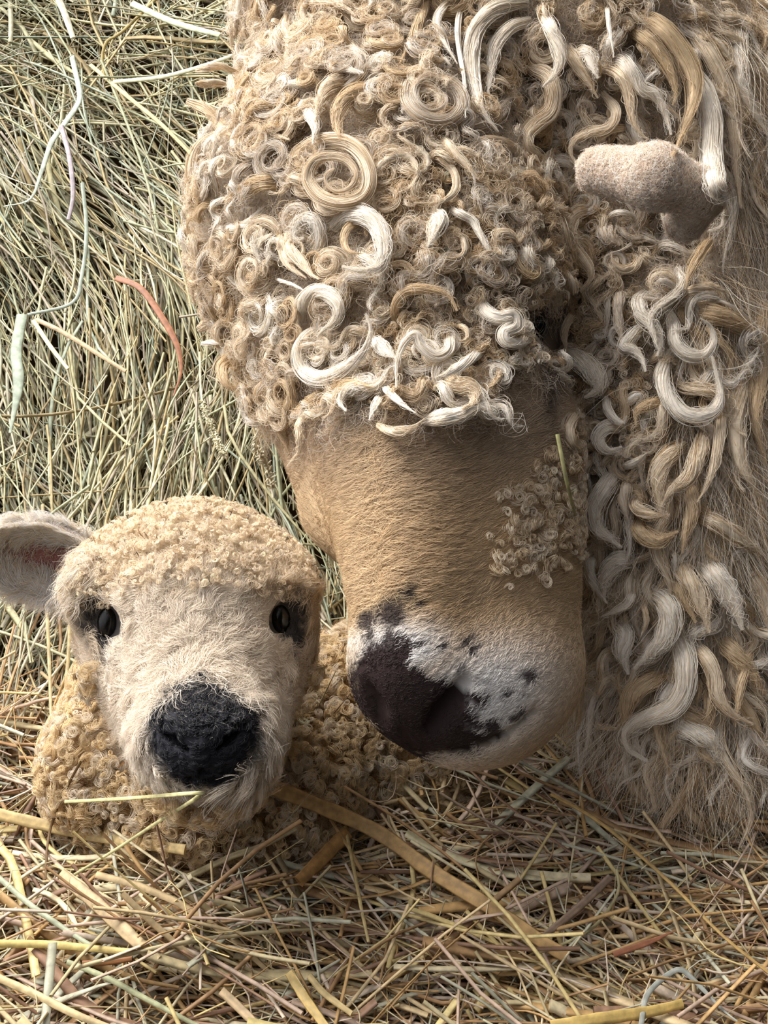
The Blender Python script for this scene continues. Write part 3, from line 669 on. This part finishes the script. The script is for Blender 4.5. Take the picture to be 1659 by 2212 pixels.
# ------------------------------------------------------------------ the lamb
t_ = time.time(); rng = np.random.default_rng(5)
for ex, ey in ((238, 1342), (603, 1334)):
    c0 = P(ex, ey, on(lamb, ex, ey, .0035)); o = mesh_obj('eye', w(c0 + V * np.array([.0062, .0100, .0078])), Q, M_EYE, parent=lamb_root, cols=np.full((len(V), 3), .01), inv=LAMB_AT)
# ear: a cupped leaf, pink inside
def ear(base, tip, wid, cupn, name):
    nu, nv = 36, 15; u = np.linspace(0, 1, nu)[:, None]; s = np.linspace(-1, 1, nv)[None]
    base, tip = np.array(base), np.array(tip); ax = tip - base; side = nz(np.cross(ax, cupn)); nn = nz(np.cross(side, ax))
    prof = wid * (np.sin(np.pi * np.clip(u * .88 + .12, 0, 1)) ** .75)
    ang = s * 1.25 * (1 - .55 * u); X = prof * np.sin(ang) / 1.0; Y = -prof * np.cos(ang) * .85 + prof * .25
    mid = base + ax * u[..., None] if False else base[None, None] + ax[None, None] * u[..., None] 
    inner = mid + side * X[..., None] + nn * Y[..., None]; outer = mid + side * (X * 1.1)[..., None] + nn * (Y - .0022 * (1 - s ** 2) - .0006)[..., None]
    v = np.concatenate([inner.reshape(-1, 3), outer.reshape(-1, 3)]); i = np.arange(nu - 1)[:, None] * nv; j = np.arange(nv - 1)[None]
    q = np.stack([i + j, i + j + 1, i + nv + j + 1, i + nv + j], -1).reshape(-1, 4); m = nu * nv; q2 = q[:, ::-1] + m
    def strip(a): return np.stack([a[:-1], a[1:], a[1:] + m, a[:-1] + m], -1)
    e = np.concatenate([strip(np.arange(nu) * nv), strip(np.arange(nu)[::-1] * nv + nv - 1), strip(np.arange(nv) + (nu - 1) * nv)])
    return v, np.concatenate([q, q2, e]), (nu, nv, side, nn, inner, outer)
EB, ET = P(205, 1240, .548), P(-95, 1190, .522)
evv, eqq, (nu, nv, side, nn, einn, eout) = ear(EB, ET, .0225, np.array([.10, .28, -1.0]), 'ear')
pink = S2L([168, 116, 110]); whitef = S2L([244, 240, 236]); cc = np.tile(whitef, (len(evv), 1)); cc[:nu * nv] = pink
mesh_obj('ear', w(evv), eqq, M_SKIN, parent=lamb_root, cols=cc, inv=LAMB_AT)
def ear_fur(grid, outn, n, L0, L1, colr, dirv, K=8, edge=False, smin=-1, smax=1):
    u = rng.random(n) * (nu - 1.01); s = (rng.uniform(smin, smax, n) * .5 + .5) * (nv - 1.01)
    if edge: s = np.where(rng.random(n) < .5, rng.random(n) ** 2 * 3, nv - 1.01 - rng.random(n) ** 2 * 3)
    i, j = u.astype(int), s.astype(int); fu, fs = (u - i)[:, None], (s - j)[:, None]
    p = (grid[i, j] * (1 - fu) + grid[i + 1, j] * fu) * (1 - fs) + (grid[i, j + 1] * (1 - fu) + grid[i + 1, j + 1] * fu) * fs
    a = grid[i + 1, j] - grid[i, j]; b = grid[i, j + 1] - grid[i, j]; g = nz(np.cross(a, b)); g = g * np.sign((g * outn).sum(-1, keepdims=True))
    dv = nz(a) * dirv[0] + nz(b) * dirv[1] * np.sign(s - nv / 2)[:, None] + rng.normal(0, .28, p.shape)
    return curly_hairs(p, g, dv, rng.uniform(L0, L1, n), K, rng, lift=.4, wave=.0014, wfreq=1.1, cell=.005, grip=.6, jit=.3), tone(rng, n, colr, .08, CREAM, .3)
parts_ = [ear_fur(eout, -nn, 12000, .008, .018, whitef, (1, .2)), ear_fur(einn, nn, 900, .003, .006, S2L([215, 180, 170]), (1, 0), smin=-.6, smax=.6), ear_fur(einn, nn, 6000, .010, .024, whitef, (.6, -.6), edge=True), ear_fur(einn, nn, 4500, .009, .018, whitef, (1, .9), edge=True)]
A = np.concatenate([a for a, _ in parts_]); Bc = np.concatenate([b for _, b in parts_])
prop(hair_obj('ear_fur', w(A.reshape(-1, 3)).reshape(A.shape), hair_rad(8, .00009), Bc, M_FUR, parent=lamb_root, inv=LAMB_AT), kind='stuff')

def facez(px, py): return sstep(1245, 1325, py + 9 * np.sin(px / 23) + 14 * np.exp(-((px - 425) / 90) ** 2))
def headz(px, py, c): return (c[:, 2] < .60) & ((py < 1440) | (blob(px, py, [(435, 1500, 215, 225, 0)], .05) > .5)) & (px < 690)
# face fur: swirls out from the middle of the forehead, down the cheeks
p, n = scatter(lamb, lv, lq, 5200000, rng, lambda px, py, c: headz(px, py, c) * sstep(.15, .6, facez(px, py)) * (1 - blob(px, py, [(237, 1342, 31, 46, -12), (604, 1334, 29, 46, 14)], .15)), back=-.2)
px, py = proj(p); col, dk, ek = lamb_col(p); z0 = np.zeros(len(p))
dx, dy = (px - 425) / 200, (py - 1370) / 200
dirv = np.stack([dx * 1.1 + .25 * np.sin(py / 23 + px / 31), dy * .9 - .35 + 1.0 * sstep(1400, 1600, py) * (np.abs(dx)) + .25 * np.cos(px / 27), z0 + .25], -1) + rng.normal(0, .2, p.shape)
dirv = lerp(dirv, np.stack([(px - 440) / 90, (py - 1520) / 110, z0 + .3], -1) + rng.normal(0, .25, p.shape), dk[:, None])
keep = (rng.random(len(p)) > .75 * dk * sstep(1540, 1590, py) * sstep(1700, 1660, py)); p, n, px, py, col, dk, ek, z0, dirv = [a_[keep] for a_ in (p, n, px, py, col, dk, ek, z0, dirv)]
Lh = lerp(rng.uniform(.010, .018, len(p)) * (1 + .5 * sstep(1540, 1660, py) * sstep(430, 540, px) - .3 * sstep(1580, 1660, py) * sstep(520, 440, px)), rng.uniform(.002, .004, len(p)) * (1 - .55 * sstep(1555, 1600, py)), np.maximum(dk, .85 * ek))
gr = (dk > .5) & (rng.random(len(p)) < .22 * sstep(1620, 1500, py)); col[gr] = S2L([125, 120, 112])
col = np.clip(col * (1 + rng.normal(0, .1, (len(p), 1))), .003, .95)
q = curly_hairs(p, n, dirv, Lh, 8, rng, lift=.34, wave=.0016, wfreq=1.2, cell=.0046, grip=.75, jit=.35)
def clear_eyes(q):      # no hair lies across the open eyes
    a, b = proj(q); return ~(blob(a, b, [(238, 1343, 22, 34, -12), (603, 1335, 21, 34, 14)], .1) > .5).any(1)
k_ = clear_eyes(q); q, col = q[k_], col[k_]
prop(hair_obj('face_fur', w(q.reshape(-1, 3)).reshape(q.shape), hair_rad(8, .000075), col, M_FUR, parent=lamb_root, inv=LAMB_AT), kind='stuff')
# long pale tufts where the ear leaves the head
p, n = scatter(lamb, lv, lq, 900000, rng, lambda px, py, c: (c[:, 2] < .58) * (blob(px, py, [(188, 1212, 58, 70, 10)], .5) > .4), back=-.3)
q = curly_hairs(p, n, np.tile(np.array([-.9, .25, -.25]), (len(p), 1)) + rng.normal(0, .2, p.shape), rng.uniform(.012, .024, len(p)), 12, rng, lift=.45, wave=.0018, wfreq=1.1, cell=.005, grip=.7, jit=.35)
q = q[clear_eyes(q)]; p = p[:len(q)]
prop(hair_obj('ear_tufts', w(q.reshape(-1, 3)).reshape(q.shape), hair_rad(12, .00008), tone(rng, len(p), S2L([240, 230, 215]), .08, CREAM, .4), M_FUR, parent=lamb_root, inv=LAMB_AT), kind='stuff')
# curly wool: crown, cheeks' rim, then the body
WOOLC = S2L([236, 217, 188]); BODYC = S2L([228, 203, 160]); STAIN = S2L([150, 98, 38])
def crown(px, py, c): return headz(px, py, c) * sstep(.75, .3, facez(px, py))
def fluff(zone, dens, L, coil, colr, alt, ap, name, hr=.00008, lift=.6):
    p, n = scatter(lamb, lv, lq, dens, rng, zone, back=-.25); px, py = proj(p)
    q = curly_hairs(p, n, rng.standard_normal(p.shape), rng.uniform(L * .6, L, len(p)), 9, rng, lift=lift, coil=rng.uniform(.3, 1, len(p)) * coil, turns=1.4)
    q = q[clear_eyes(q)]; p = p[:len(q)]
    prop(hair_obj(name, w(q.reshape(-1, 3)).reshape(q.shape), hair_rad(9, hr), tone(rng, len(p), colr, .1, alt, ap), M_WOOL, parent=lamb_root, inv=LAMB_AT), kind='stuff')
fluff(crown, 2400000, .011, .0014, WOOLC, CREAM, .3, 'crown_underwool')
ringlets(scatter(lamb, lv, lq, 100000, rng, crown), lamb, .0008, .0019, 9, 14, 'crown_curls', lamb_root, LAMB_AT, WOOLC, CREAM, .35, rng, lift=.0055, hr=.00006)
ringlets(scatter(lamb, lv, lq, 16000, rng, lambda px, py, c: crown(px, py, c) * (py < 1270)), lamb, .0007, .0014, 3, 12, 'stained_curls', lamb_root, LAMB_AT, S2L([150, 112, 66]), S2L([70, 50, 36]), .4, rng, lift=.0062, hr=.00007, turns=(.6, 1.1))
def bodyz(px, py, c): return (~headz(px, py, c)) * 1.0
fluff(bodyz, 800000, .009, .002, lerp(BODYC, STAIN, .25), STAIN, .2, 'body_underwool')
ringlets(scatter(lamb, lv, lq, 62000, rng, bodyz, back=-.1), lamb, .0014, .0040, 18, 16, 'body_curls', lamb_root, LAMB_AT, BODYC, CREAM, .35, rng, lift=.0075, hr=.00008, turns=(.9, 1.7))
ringlets(scatter(lamb, lv, lq, 9000, rng, bodyz, back=-.1), lamb, .0012, .0024, 4, 14, 'stained_body_curls', lamb_root, LAMB_AT, S2L([168, 116, 52]), S2L([110, 70, 30]), .4, rng, lift=.007, hr=.0001, turns=(.8, 1.5))
print('lamb', time.time() - t_)
# ------------------------------------------------------------------ hay: bed and bank
t_ = time.time(); rng = np.random.default_rng(77)
M_HAY = material('hay', rough=.5, spec=.3, transl=.18, noise=(230, .62))
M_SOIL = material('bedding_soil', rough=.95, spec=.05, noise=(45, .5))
def smin(a, b, k):
    h = np.maximum(k - np.abs(a - b), 0) / k; return np.minimum(a, b) - h * h * k * .25
def hay_d(px, py):
    v = (py - CY) / F; df = (CAMZ - .012) / np.maximum(.766 * v + .643, .25)
    db = .735 + (1100 - py) * .00014 + .02 * np.sin(px / 260 + 1) * sstep(1200, 600, py) + np.maximum(px - 700, 0) * .00006
    nest = .018 * np.exp(-((px - 430) / 420) ** 2 - ((py - 1990) / 100) ** 2) - .045 * np.exp(-((px - 420) / 330) ** 2 - ((py - 1770) / 75) ** 2)
    return smin(df, db, .06) - nest + .006 * np.sin(px / 90) * np.sin(py / 75)
gx, gy = np.meshgrid(np.linspace(-900, 2700, 120), np.linspace(-900, 2900, 120), indexing='ij')
gv = P(gx, gy, hay_d(gx, gy) + .06); i, j = np.meshgrid(np.arange(119), np.arange(119), indexing='ij'); k = i * 120 + j
q = np.stack([k, k + 1, k + 121, k + 120], -1).reshape(-1, 4)
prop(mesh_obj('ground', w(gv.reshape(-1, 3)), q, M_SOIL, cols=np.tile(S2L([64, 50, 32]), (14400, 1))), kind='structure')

def tubes(path, up, hw, ht, M=5, taper=None):
    """path (N,K,3), half widths (N,), half thicknesses (N,) -> verts, quads"""
    N, K = path.shape[:2]; t = nz(np.gradient(path, axis=1)); s = nz(np.cross(t, up)); u = np.cross(s, t)
    th = np.arange(M) / M * 2 * np.pi; pr = np.ones(K) if taper is None else taper
    pr = np.broadcast_to(pr, (N, K))
    v = path[:, :, None] + (hw[:, None] * pr)[..., None, None] * np.cos(th)[None, None, :, None] * s[:, :, None] + (ht[:, None] * pr)[..., None, None] * np.sin(th)[None, None, :, None] * u[:, :, None]
    i = (np.arange(N) * K * M)[:, None, None] + (np.arange(K - 1) * M)[None, :, None]; j = np.arange(M)[None, None]; j2 = (j + 1) % M
    q = np.stack([i + j, i + j2, i + M + j2, i + M + j], -1).reshape(-1, 4)
    return v.reshape(-1, 3), q
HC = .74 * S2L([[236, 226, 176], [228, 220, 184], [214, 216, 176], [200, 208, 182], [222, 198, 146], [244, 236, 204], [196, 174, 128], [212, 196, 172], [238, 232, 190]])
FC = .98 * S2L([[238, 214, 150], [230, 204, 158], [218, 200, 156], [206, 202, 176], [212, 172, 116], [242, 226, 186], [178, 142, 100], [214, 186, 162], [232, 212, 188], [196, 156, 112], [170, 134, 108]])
def flow(px, py, rng):
    """direction the hay lies in (radians in the working frame's x,y)"""
    n = len(px); a = np.full(n, .0); sd = np.full(n, .5)
    top = (py < 260); a = np.where(top, .45, a); sd = np.where(top, .75, sd)
    mid = (py >= 260) & (py < 1500); am = lerp(.95, 1.50, sstep(260, 1000, py)) - .25 * sstep(200, 600, px) * 0; a = np.where(mid, am, a); sd = np.where(mid, .19, sd)
    low = py >= 1500; a = np.where(low, .12, a); sd = np.where(low, .62, sd)
    a = a + .22 * np.sin(px / 130 + py / 210) + .18 * np.sin(py / 90 - px / 300); r = rng.normal(0, 1, n) * sd; w_ = rng.random(n) < .08; r = np.where(w_, rng.uniform(-1.5, 1.5, n), r)
    return a + r
def hay_batch(n, hwr, thr, Lr, depth, pal, name_seed, zone=None, M=5, K=8, bend=.25, lift=(.0, .03)):
    r = np.random.default_rng(name_seed); px = r.uniform(-330, 2000, n * 2); py = r.uniform(-380, 2480, n * 2)
    chest = blob(px, py, [(400, 1775, 330, 95, 0)], .1) > .5
    hidden = chest | ((px > 620) & (py < 1250)) | ((px > 1300) & (py < 1650)); keep = ~hidden | ((r.random(2 * n) < .08) & ~chest)
    if zone is not None: keep &= zone(px, py)
    px, py = px[keep][:n], py[keep][:n]; n = len(px); a = flow(px, py, r); L = r.uniform(*Lr, n); d = hay_d(px, py) - r.uniform(*lift, n) + depth
    c = P(px, py, d); e = .02
    # local surface directions
    p1 = P(px + 8, py, hay_d(px + 8, py)) - P(px, py, hay_d(px, py)); p2 = P(px, py + 8, hay_d(px, py + 8)) - P(px, py, hay_d(px, py))
    e1 = nz(p1); nrm = nz(np.cross(e1, nz(p2))); nrm = nrm * -np.sign(nrm[:, 2:3]); e2 = np.cross(nrm, e1); e2 = e2 * np.sign(e2[:, 1:2])
    dv = np.cos(a)[:, None] * e1 + np.sin(a)[:, None] * e2 + nrm * r.normal(0, .07, (n, 1)); dv = nz(dv); sv = nz(np.cross(nrm, dv))
    t = np.linspace(-.5, .5, K); b = r.normal(0, bend, n); b2 = r.normal(0, bend * .5, n); kk = r.uniform(-.4, .4, n); kb = r.normal(0, .25, n) * (r.random(n) < .35)
    path = c[:, None] + dv[:, None] * (L[:, None] * t)[..., None] + sv[:, None] * (L[:, None] * (b[:, None] * (t * t - .08) + b2[:, None] * t ** 3 * 2 + kb[:, None] * np.maximum(t - kk[:, None], 0)))[..., None] + nrm[:, None] * (L[:, None] * (r.normal(0, .06, n)[:, None] * (t * t * 2)))[..., None]
    up = nz(nrm + r.normal(0, .55, (n, 3)))[:, None] + np.zeros((n, K, 3))
    hw = r.uniform(*hwr, n); ht = hw * r.uniform(*thr, n); tp = np.where((r.random(n) < .45)[:, None], 1 - .75 * sstep(0, .5, t)[None], 1 - .15 * np.abs(t)[None])
    v, q = tubes(path, up, hw, ht, M=M, taper=tp)
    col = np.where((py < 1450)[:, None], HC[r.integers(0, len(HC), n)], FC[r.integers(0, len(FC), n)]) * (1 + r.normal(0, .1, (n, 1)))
    return v, q, np.repeat(np.clip(col, .01, .95), K * M, 0)
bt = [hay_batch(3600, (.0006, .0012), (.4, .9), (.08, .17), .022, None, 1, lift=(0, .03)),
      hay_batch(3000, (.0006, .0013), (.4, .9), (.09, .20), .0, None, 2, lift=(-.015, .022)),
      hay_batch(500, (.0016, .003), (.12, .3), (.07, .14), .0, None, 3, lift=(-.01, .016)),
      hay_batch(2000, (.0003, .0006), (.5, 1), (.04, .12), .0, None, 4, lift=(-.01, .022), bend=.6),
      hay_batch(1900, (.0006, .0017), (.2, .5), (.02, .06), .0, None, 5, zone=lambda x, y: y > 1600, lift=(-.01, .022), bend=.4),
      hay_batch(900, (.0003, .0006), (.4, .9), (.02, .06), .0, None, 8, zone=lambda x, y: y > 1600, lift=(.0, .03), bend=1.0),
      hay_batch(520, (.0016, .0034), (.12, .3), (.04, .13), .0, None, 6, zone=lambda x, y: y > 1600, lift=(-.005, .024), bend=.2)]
k0 = 0; vs, qs, cs = [], [], []
for v, q, c in bt: vs.append(v); qs.append(q + k0); cs.append(c); k0 += len(v)
v = np.concatenate(vs); q = np.concatenate(qs); cc = np.concatenate(cs)
# no hay inside the animals
f = np.minimum(ewe.f(v), lamb.f(v)); bad = f < .003; badq = bad[q].any(1); q = q[~badq]
used = np.zeros(len(v), bool); used[q] = True; mp = np.cumsum(used) - 1
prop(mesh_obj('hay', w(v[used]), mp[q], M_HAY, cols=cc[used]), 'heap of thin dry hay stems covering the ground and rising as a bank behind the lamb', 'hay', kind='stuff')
print('hay', time.time() - t_, len(v))

def stalk(name, wpx, colr, pts2, label, cat='straw', flat=.4, off=-.032, tip=1.0, body=None, group=None, dd=None):
    L2 = np.linalg.norm(np.diff(np.array(pts2, float), axis=0), axis=1).sum(); K = int(np.clip(L2 / 12, 10, 50)); p2 = catmull(pts2, K)
    d = hay_d(p2[:, 0], p2[:, 1]) + off
    for b in (ewe, lamb):
        c, hit = b.march(p2[:, 0], p2[:, 1]); d = np.where(hit, np.minimum(d, c[:, 2] - (.017 if b is lamb else .016)), d)
    for _ in range(10 + K // 3): d[1:-1] = np.minimum((d[:-2] + d[2:]) / 2, d[1:-1] + .004)
    if dd is not None: d = d + dd
    path = P(p2[:, 0], p2[:, 1], d)[None]; hw = np.array([wpx * .5 * d.mean() / F]); t = np.linspace(0, 1, K)
    up = np.tile(nz(np.array([.1, -.3, -1.0])), (1, K, 1)); v, q = tubes(path, up, hw, hw * flat, M=10, taper=(1 - (1 - tip) * sstep(.5, 1, t)) * (1 + .04 * np.sin(t * 40)))
    # close the ends
    n0 = len(v); v = np.vstack([v, path[0, 0], path[0, -1]]); j = np.arange(10); e0 = np.stack([j, (j + 1) % 10, np.full(10, n0), np.full(10, n0)], -1)
    ridge = np.concatenate([(1 + .16 * np.cos(np.arange(10) * 2.51 + wpx)[None] + .07 * np.sin(np.arange(K)[:, None] * 1.7 + np.arange(10)[None] * 2.2)).ravel(), [1, 1]])
    at = w(path[0]).mean(0); tr = q; me = mesh_obj(name, w(v), q, M_HAY, cols=np.clip(lerp(S2L(colr), S2L(colr).mean() * np.array([1.08, 1.0, .86]), .12)[None] * ridge[:, None], 0, .95), inv=at); me.location = at
    prop(me, label, cat, group); return me, path[0], d
ST = [
('straw',26,(222,192,128),[(-20,1755),(130,1790),(260,1815),(400,1836)],'broad flat golden straw lying at lower left just below the lamb\'s chest'),
('straw',34,(206,164,102),[(590,1700),(700,1745),(820,1800),(930,1880),(1060,1960),(1180,2040),(1225,2065)],'longest thick brown straw running diagonally down right from under the lamb\'s chin'),
('straw',8,(236,226,160),[(140,1732),(270,1725),(425,1713),(432,1716),(415,1730),(350,1770),(250,1835),(160,1890)],'thin pale yellow straw bent into a sharp V right under the lamb\'s black nose'),
('hay_stalk',6,(120,88,48),[(175,1645),(150,1690),(115,1770),(102,1830),(98,1900)],'thin dark brown stem standing against the left side of the lamb\'s chest'),
('straw',32,(212,160,92),[(750,1798),(700,1850),(645,1905)],'short broken orange tan straw with frayed end in front of the lamb'),
('straw',30,(214,186,138),[(130,1890),(200,1945),(280,2020),(340,2075)],'wide tan straw slanting down right at the lower left of the nest'),
('straw',17,(228,202,120),[(-20,2038),(100,2040),(190,2048),(280,2056)],'golden straw lying level near the left edge, above a reddish brown piece'),
('hay_stalk',12,(206,208,160),[(145,2078),(230,2112),(320,2160),(430,2218)],'long pale green stem slanting from the lower left to the bottom edge'),
('straw',22,(224,190,112),[(625,2100),(660,2158),(705,2220)],'stubby golden straw pointing down at the bottom, wider of two side by side'),
('straw',15,(212,184,122),[(668,2108),(700,2145),(760,2190)],'stubby tan straw beside a wider golden one at the bottom edge'),
('straw',26,(226,190,104),[(1190,2218),(1300,2200),(1400,2186),(1475,2168)],'thick yellow jointed straw lying level at the bottom right corner'),
('grass_leaf',12,(188,190,178),[(1385,2215),(1398,2150),(1440,2108),(1470,2095),(1500,2118),(1560,2180),(1605,2215)],'grey green blade bent into an arch over the yellow jointed straw'),
('straw',8,(222,196,130),[(745,1785),(765,1880),(780,1960),(796,2035)],'thin yellow straw standing nearly upright in front of the lamb'),
('straw',17,(168,140,116),[(1318,1895),(1250,1960),(1170,2026)],'flat grey brown straw crossing the end of the longest brown straw'),
('grass_leaf',13,(176,112,78),[(1325,2062),(1400,2036),(1455,2012)],'short reddish brown leaf strip in the shaded hay at lower right'),
('hay_stalk',8,(206,166,92),[(1190,1715),(1300,1780),(1440,1900),(1560,2020),(1665,2105)],'long thin golden stem running from under the wool to the right edge'),
('hay_stalk',7,(206,192,140),[(1332,1878),(1334,1930),(1285,2000),(1215,2040),(1165,2058)],'curved pale stem sweeping round the flat grey brown straw'),
('grass_leaf',25,(172,184,160),[(48,680),(35,760),(40,830),(22,935)],'broad grey green leaf hanging at the left edge, widest on the hay bank'),
('grass_leaf',12,(190,200,182),[(155,120),(172,200),(165,230),(130,280),(110,310),(90,370),(65,430),(8,446)],'kinked pale green leaf zigzagging down the upper left of the hay bank'),
('straw',15,(236,230,206),[(118,-20),(140,30),(158,82)],'whitish straw poking down from the top edge at the left'),
('hay_stalk',11,(186,172,178),[(132,272),(150,340),(158,420),(148,475)],'mauve tinged stem hanging straight below the kinked pale leaf'),
('hay_stalk',9,(178,190,172),[(178,395),(187,500),(176,600),(155,655),(60,680)],'blue green stem that bends sharply left above the broad grey green leaf'),
('hay_stalk',8,(158,136,66),[(345,-10),(262,70),(232,88),(221,122),(226,165)],'olive brown bent twig at the top of the hay bank'),
('grass_leaf',15,(172,112,76),[(250,600),(300,620),(340,670),(380,740),(391,800),(375,855)],'curved reddish brown leaf on the hay bank left of the sheep\'s curls'),
('straw',17,(208,214,176),[(285,8),(380,50),(475,76)],'broad pale green straw at the top, pointing at the sheep\'s topknot'),
('straw',11,(222,222,186),[(245,177),(350,166),(440,142),(535,108)],'pale straw rising rightwards to the sheep\'s curls near the top'),
('straw',10,(222,204,150),[(195,140),(280,212),(350,270),(425,345)],'long yellow straw slanting down to the sheep\'s curls near the top left'),
('straw',11,(212,184,142),[(78,690),(140,720),(220,770),(272,802)],'tan straw with reddish end slanting right from beside the broad leaf'),
('straw',10,(232,224,178),[(72,692),(110,750),(147,797)],'short cream straw below the longer tan one beside the broad leaf'),
('straw',8,(206,184,132),[(92,1090),(98,1250),(106,1420),(112,1600)],'thin upright tan straw crossing under the lamb\'s ear at far left'),
('straw',8,(196,172,118),[(152,1330),(146,1440),(133,1570)],'thin upright straw just outside the lamb\'s cheek, directly below its ear'),
('hay_stalk',12,(186,192,158),[(-20,1880),(60,1950),(130,2000),(195,2042)],'pale green stem slanting down right from the left edge below the lamb'),
('straw',17,(222,196,142),[(-20,2105),(80,2150),(160,2190),(250,2225)],'tan straw leaving the bottom left corner'),
('straw',14,(150,96,50),[(178,2082),(235,2078),(286,2071)],'short smooth reddish brown piece of straw at lower left'),
('straw',20,(206,176,132),[(478,2140),(520,2180),(565,2225)],'tan split straw at the bottom edge, left of the two stubby ones'),
('straw',14,(214,196,150),[(395,1900),(500,1850),(560,1830),(640,1790)],'pinkish tan straw rising right just in front of the lamb\'s chest'),
]
for nm, wd, colr, pts, lab in ST:
    stalk(nm, wd, colr, pts, lab, dd=-.036 if 'sharp V' in lab else None, cat='straw' if nm == 'straw' else ('leaf' if nm == 'grass_leaf' else 'stalk'), flat=.22 if nm == 'grass_leaf' else (.28 if wd > 19 else .45), tip=.25 if nm == 'grass_leaf' else .8)
stalk('straw', 9, (214, 206, 140), [(1204, 938), (1222, 1030), (1238, 1095), (1256, 1165), (1262, 1205)], 'thin pale green straw caught upright in the sheep\'s neck wool beside its cheek', dd=-.012, tip=.5)
# two seed heads on the bank
def seed_head(pts2, wpx, colr, label, loose_):
    o, path, d = stalk('seed_head', 5, colr, pts2, label, cat='seed head', off=-.058); at = w(path).mean(0); K = len(path); r = np.random.default_rng(int(pts2[0][0]))
    n = 420 if not loose_ else 150; tt = r.uniform(.45 if not loose_ else .1, 1, n) * (K - 1); i = np.clip(tt.astype(int), 0, K - 2); p = path[i] * (1 - (tt - i))[:, None] + path[i + 1] * (tt - i)[:, None]
    dv = nz(r.standard_normal((n, 3)) + nz(path[-1] - path[0]) * (1.0 if not loose_ else -.2)); L = (wpx * .5 if not loose_ else r.uniform(.6, 1.8, n)[:, None] * wpx * .5) * d.mean() / F
    pp = p[:, None] + (dv * L)[:, None] * np.linspace(0, 1, 4)[None, :, None]; v, q = tubes(pp, np.tile(np.array([.1, .2, -1.0]), (n, 4, 1)), np.full(n, .0008), np.full(n, .0006), M=5, taper=np.array([.5, 1, .8, .15]))
    s = mesh_obj('seeds', w(v), q, M_HAY, cols=np.tile(S2L(colr), (len(v), 1)), parent=o, inv=at); prop(s, kind='stuff')
seed_head([(432, 760), (436, 860), (458, 925), (484, 985)], 20, (222, 214, 180), 'dense cylindrical grass seed head hanging beside the sheep\'s jaw', False)
seed_head([(590, 1075), (578, 1010), (552, 955), (575, 900)], 22, (224, 212, 182), 'loose feathery seed head in the gap between the lamb\'s crown and the sheep', True)
print('total', time.time() - T0)
